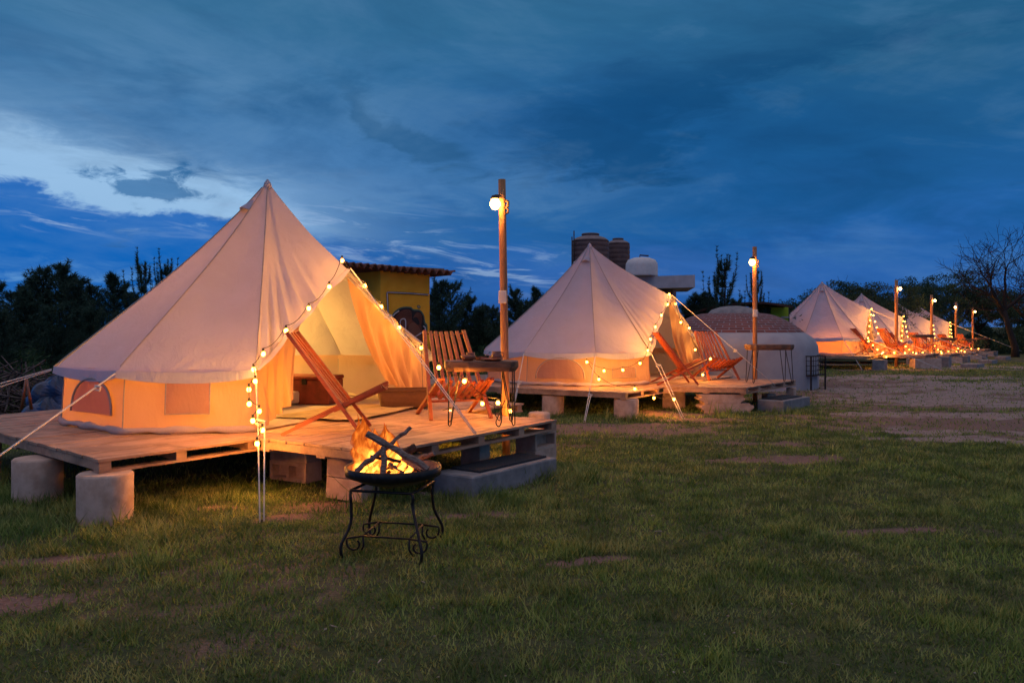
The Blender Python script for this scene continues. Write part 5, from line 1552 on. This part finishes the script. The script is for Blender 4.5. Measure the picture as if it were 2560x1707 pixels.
def bare_tree(label, loc, h, seed, lean):
    rr = random.Random(seed); root = thing('bare_tree', label, 'tree', loc); mb = MB(); tips = []; loc = Vector(loc)
    base = loc; m1 = base+Vector((lean[0]*.35, 0, h*.22)); m2 = base+Vector((lean[0]*.6, .1, h*.38))
    mb.tube([base+Vector((0, 0, -.1)), base+Vector((0, 0, h*.08)), m1, m2], [.24*h/7, .19*h/7, .16*h/7, .14*h/7], 8); mb.build('trunk', M_BARK, root)
    mb = MB()
    for d in ((-.75, .1, .75), (-.25, .2, 1), (.35, -.1, 1), (.8, .2, .6), (-.45, -.3, .9)):
        branch(mb, m2 if d[0] > -.5 else m1.lerp(m2, .6), Vector(d).normalized(), h*.21, .10*h/7, 4, rr, tips, .55, 3, .035, .6, .012)
    tw = mb
    for p, d in tips:
        for _ in range(2):
            e = p+(d+rv(rr)*.8+Vector((0, 0, .3))).normalized()*rr.uniform(.25, .6); tw.tube([p, p.lerp(e, .5)+rv(rr)*.05, e], [.010, .008, .005], 3, cap=False)
    tw.build('limbs', M_BARK, root)
    return root
Yr = 44
bare_tree('large leafless tree with crooked branches at the right edge', (bx(2538, Yr), Yr, gz(0, Yr)), 6.6, 5, (-.9, 0))
bare_tree('second leafless tree, cut by the right edge of the photo', (bx(2580, 47), 47, gz(0, 47)), 6.2, 8, (.2, 0))
def broad(label, px, top, Y, wpx, seed, flat=.55, trunk=True, dens=1.0, group='broad dark trees behind the far tents', gap=.0):
    rr = random.Random(seed); z0 = gz(0, Y); H_ = CAMZ+(HOR-top)/F*Y-z0; X = bx(px, Y); Rw = wpx/2/F*Y
    loc = Vector((X, Y, z0)); root = thing('broad_tree', label, 'tree', loc, group); mb = MB(); tips = []
    mb.tube([loc+Vector((0, 0, -.1)), loc+Vector((.05, 0, H_*.18)), loc+Vector((-.05, 0, H_*.34))], [.16*H_/5, .12*H_/5, .10*H_/5], 7); mb.build('trunk', M_BARK, root)
    mb = MB(); nl = 7
    for k in range(nl):
        a = 2*pi*k/nl+rr.uniform(-.3, .3); d = Vector((cos(a)*Rw/H_*1.6, sin(a)*.8, .9)).normalized()
        branch(mb, loc+Vector((0, 0, H_*rr.uniform(.24, .36))), d, H_*.30, .05*H_/5, 3, rr, tips, .5, 3, .0, .62, .008)
    mb.build('limbs', M_BARK, root)
    tri = []
    # leaf clumps around a flattened, uneven crown
    cl = []
    for p, d in tips: cl.append(p)
    for _ in range(int(60*dens)):
        a = rr.uniform(0, 2*pi); u = rr.random()**.5; zz = rr.random()
        x = cos(a)*u*Rw; y = sin(a)*u*Rw*.7; lim = (1-(u)**2*.75); cl.append(loc+Vector((x, y, H_*(1-flat)+H_*flat*lim*zz*.96)))
    for c_ in cl:
        cz = (c_.z-z0)/H_
        if cz > 1.0: c_ = Vector((c_.x, c_.y, z0+H_*rr.uniform(.85, 1.0)))
        if abs(c_.x-X) > Rw*1.1: c_ = Vector((X+(c_.x-X)*.8, c_.y, c_.z))
        rad = rr.uniform(.22, .55)*H_/5
        for _ in range(int(rr.uniform(40, 80)*dens)):
            v = rv(rr); q = c_+Vector((v.x*rad*1.35, v.y*rad*1.1, v.z*rad*.62))*rr.random()**.35; n1 = rv(rr); s = rr.uniform(.04, .085)*H_/5+.02
            a1 = n1.orthogonal().normalized()*s; a2 = n1.cross(a1).normalized()*s*.55; tri.append((q-a1-a2*.2, q+a2, q+a1))
    tris_obj('crown', tri, M_LEAF, root, tuple(loc))
    return root
BT = [('low rounded dark tree left of the top of the third tent', 1990, 735, 38, 150, 1, .6), ('wide dark tree right behind the top of the third tent', 2085, 702, 40, 170, 2, .6),
      ('dark tree above the ridge of the fourth tent', 2165, 712, 41, 120, 3, .6), ('dark tree behind the third lamp post', 2225, 722, 43, 110, 4, .6),
      ('airy tree behind the fourth and fifth lamp posts', 2310, 705, 52, 130, 5, .5), ('tallest leafy tree with a flat uneven top left of the leafless tree', 2385, 672, 55, 170, 6, .5),
      ('leafy tree between the flat topped tree and the leafless tree', 2445, 690, 56, 130, 7, .55), ('dense dark tree at the right edge, behind the leafless trees', 2560, 700, 58, 140, 8, .6),
      ('low dark tree behind the end of the row of tents', 2260, 745, 50, 110, 9, .7)]
for a in BT: broad(*a[:7], dens=.8 if a[1] in (2310,) else 1.0)
# undergrowth and hedges
def bushmass(name, label, specs, m, seed, kind='stuff', cat='undergrowth'):
    rr = random.Random(seed); tri = []
    for (x0, x1, Y, top, n, dp) in specs:
        for _ in range(n):
            px = rr.uniform(x0, x1); yy = Y+rr.uniform(-dp, dp); X = bx(px, yy); z0 = gz(0, yy)
            hh = max(.15, (CAMZ+(HOR-top)/F*yy-z0)*(.7+.3*sin(px*.05+seed)+rr.uniform(-.15, .1)))
            q = Vector((X+rr.gauss(0, .1), yy, z0+hh*rr.random()**.8)); n1 = rv(rr); s = rr.uniform(.04, .10)*(yy/28)
            a1 = n1.orthogonal().normalized()*s; a2 = n1.cross(a1).normalized()*s*.5; tri.append((q-a1, q+a2, q+a1))
    o = tris_obj(name, tri, m, None, (0, 0, 0)); tag(o, label, cat, None, kind); return o
bushmass('undergrowth', 'dark scrub under the pines left of the nearest tent and behind the tents', [(-150, 420, 26, 790, 12000, 2.0), (1060, 1420, 28, 800, 9000, 1.5), (1700, 2000, 29, 775, 3000, 1.0), (-150, 420, 31, 760, 6000, 1)], M_LEAF, 3)
bushmass('field_weeds', 'low green weeds on the field behind the tents', [(-200, 420, 19, 862, 9000, 4.5), (1060, 1450, 21, 862, 5000, 4), (-200, 250, 13.5, 900, 4000, 2.0)], M_BUSH, 4)
bushmass('hedge', 'dense dark hedge along the far right edge of the field', [(2440, 2700, 60, 800, 9000, 3), (2250, 2500, 62, 830, 5000, 3), (2380, 2460, 50, 845, 1500, 2), (2480, 2700, 52, 812, 5000, 2), (1950, 2300, 46, 790, 5000, 2)], M_LEAF, 5)
# brush pile at the left
rr = random.Random(12); b = MB(); c = Vector((bx(95, 12.5), 12.5, 0))
for i in range(420):
    a = rr.uniform(0, 2*pi); u = rr.random()**.6; p = c+Vector((cos(a)*u*1.5-.3, sin(a)*u*.9, rr.random()*.72*(1-u*.6)+.05)); d = Vector((rr.gauss(0, 1), rr.gauss(0, .6), rr.gauss(.15, .45))).normalized(); L = rr.uniform(.15, .55)
    b.tube([p-d*L, p+rv(rr)*.05, p+d*L], [.012, .016, .006], 4, cap=False)
tag(b.build('brush_pile', simple('dead_brush', (.05, .035, .032), (.16, .12, .11), 9, .9), None, c), 'tangled pile of dead branches behind the left end of the first deck', 'brush pile')
rr = random.Random(13)
for j, (px, py, Y, lab, m_) in enumerate(((128, 1010, 10.2, 'crumpled black and blue plastic sack beside the brush pile, left of the tent wall', simple('sack', (.012, .018, .035), (.03, .06, .16), 6, .4)), (150, 965, 10.8, 'upper dark plastic sack leaning on the tent corner', MATS['sack']))):
    c = W(px, py, Y); c.z = .22 if j == 0 else .45; b = MB()
    b.grid(lambda u, v: c+Vector((cos(2*pi*u)*sin(pi*v)*.36, sin(2*pi*u)*sin(pi*v)*.28, cos(pi*v)*.24))*(1+.16*sin(9*u*2+5*v)+.10*sin(23*u*2-11*v)), 28, 18, False)
    tag(b.build('plastic_sack', m_, None, (c.x, c.y, 0)), lab, 'sack')
p = W(66, 1035, 9.6); b = MB(); 
for s in (-1, 1): b.tube([Vector((p.x, p.y, .78)), Vector((p.x+s*.06, p.y, .40))], [.014, .018], 6)
tag(b.build('leaning_sticks', M_CLAY, None, (p.x, p.y, .4)), 'two leaning reddish sticks at the far edge of the first deck', 'sticks')
b = MB(); rr = random.Random(2)
for i in range(240):
    y = 3.2+rr.random()**1.5*9; x = rr.uniform(-.62, .62)*y; s = rr.uniform(.004, .010); z = float(ground_z(np.array([x]), np.array([y]))[0])
    a = rr.uniform(0, 3); L = rr.choice((1, 1, 1, 1, 4)); b.box((x, y, z+.012), (s*L*1.3, s*.7, s*.4), R=rz3(a*57) @ Matrix.Rotation(rr.uniform(-.4, .4), 3, 'X'))
tag(b.build('dry_litter', simple('dry_leaf', (.20, .14, .09), (.42, .35, .28), 9, .8)), 'scattered dry leaves, chips and twigs on the grass', 'litter', None, 'stuff')
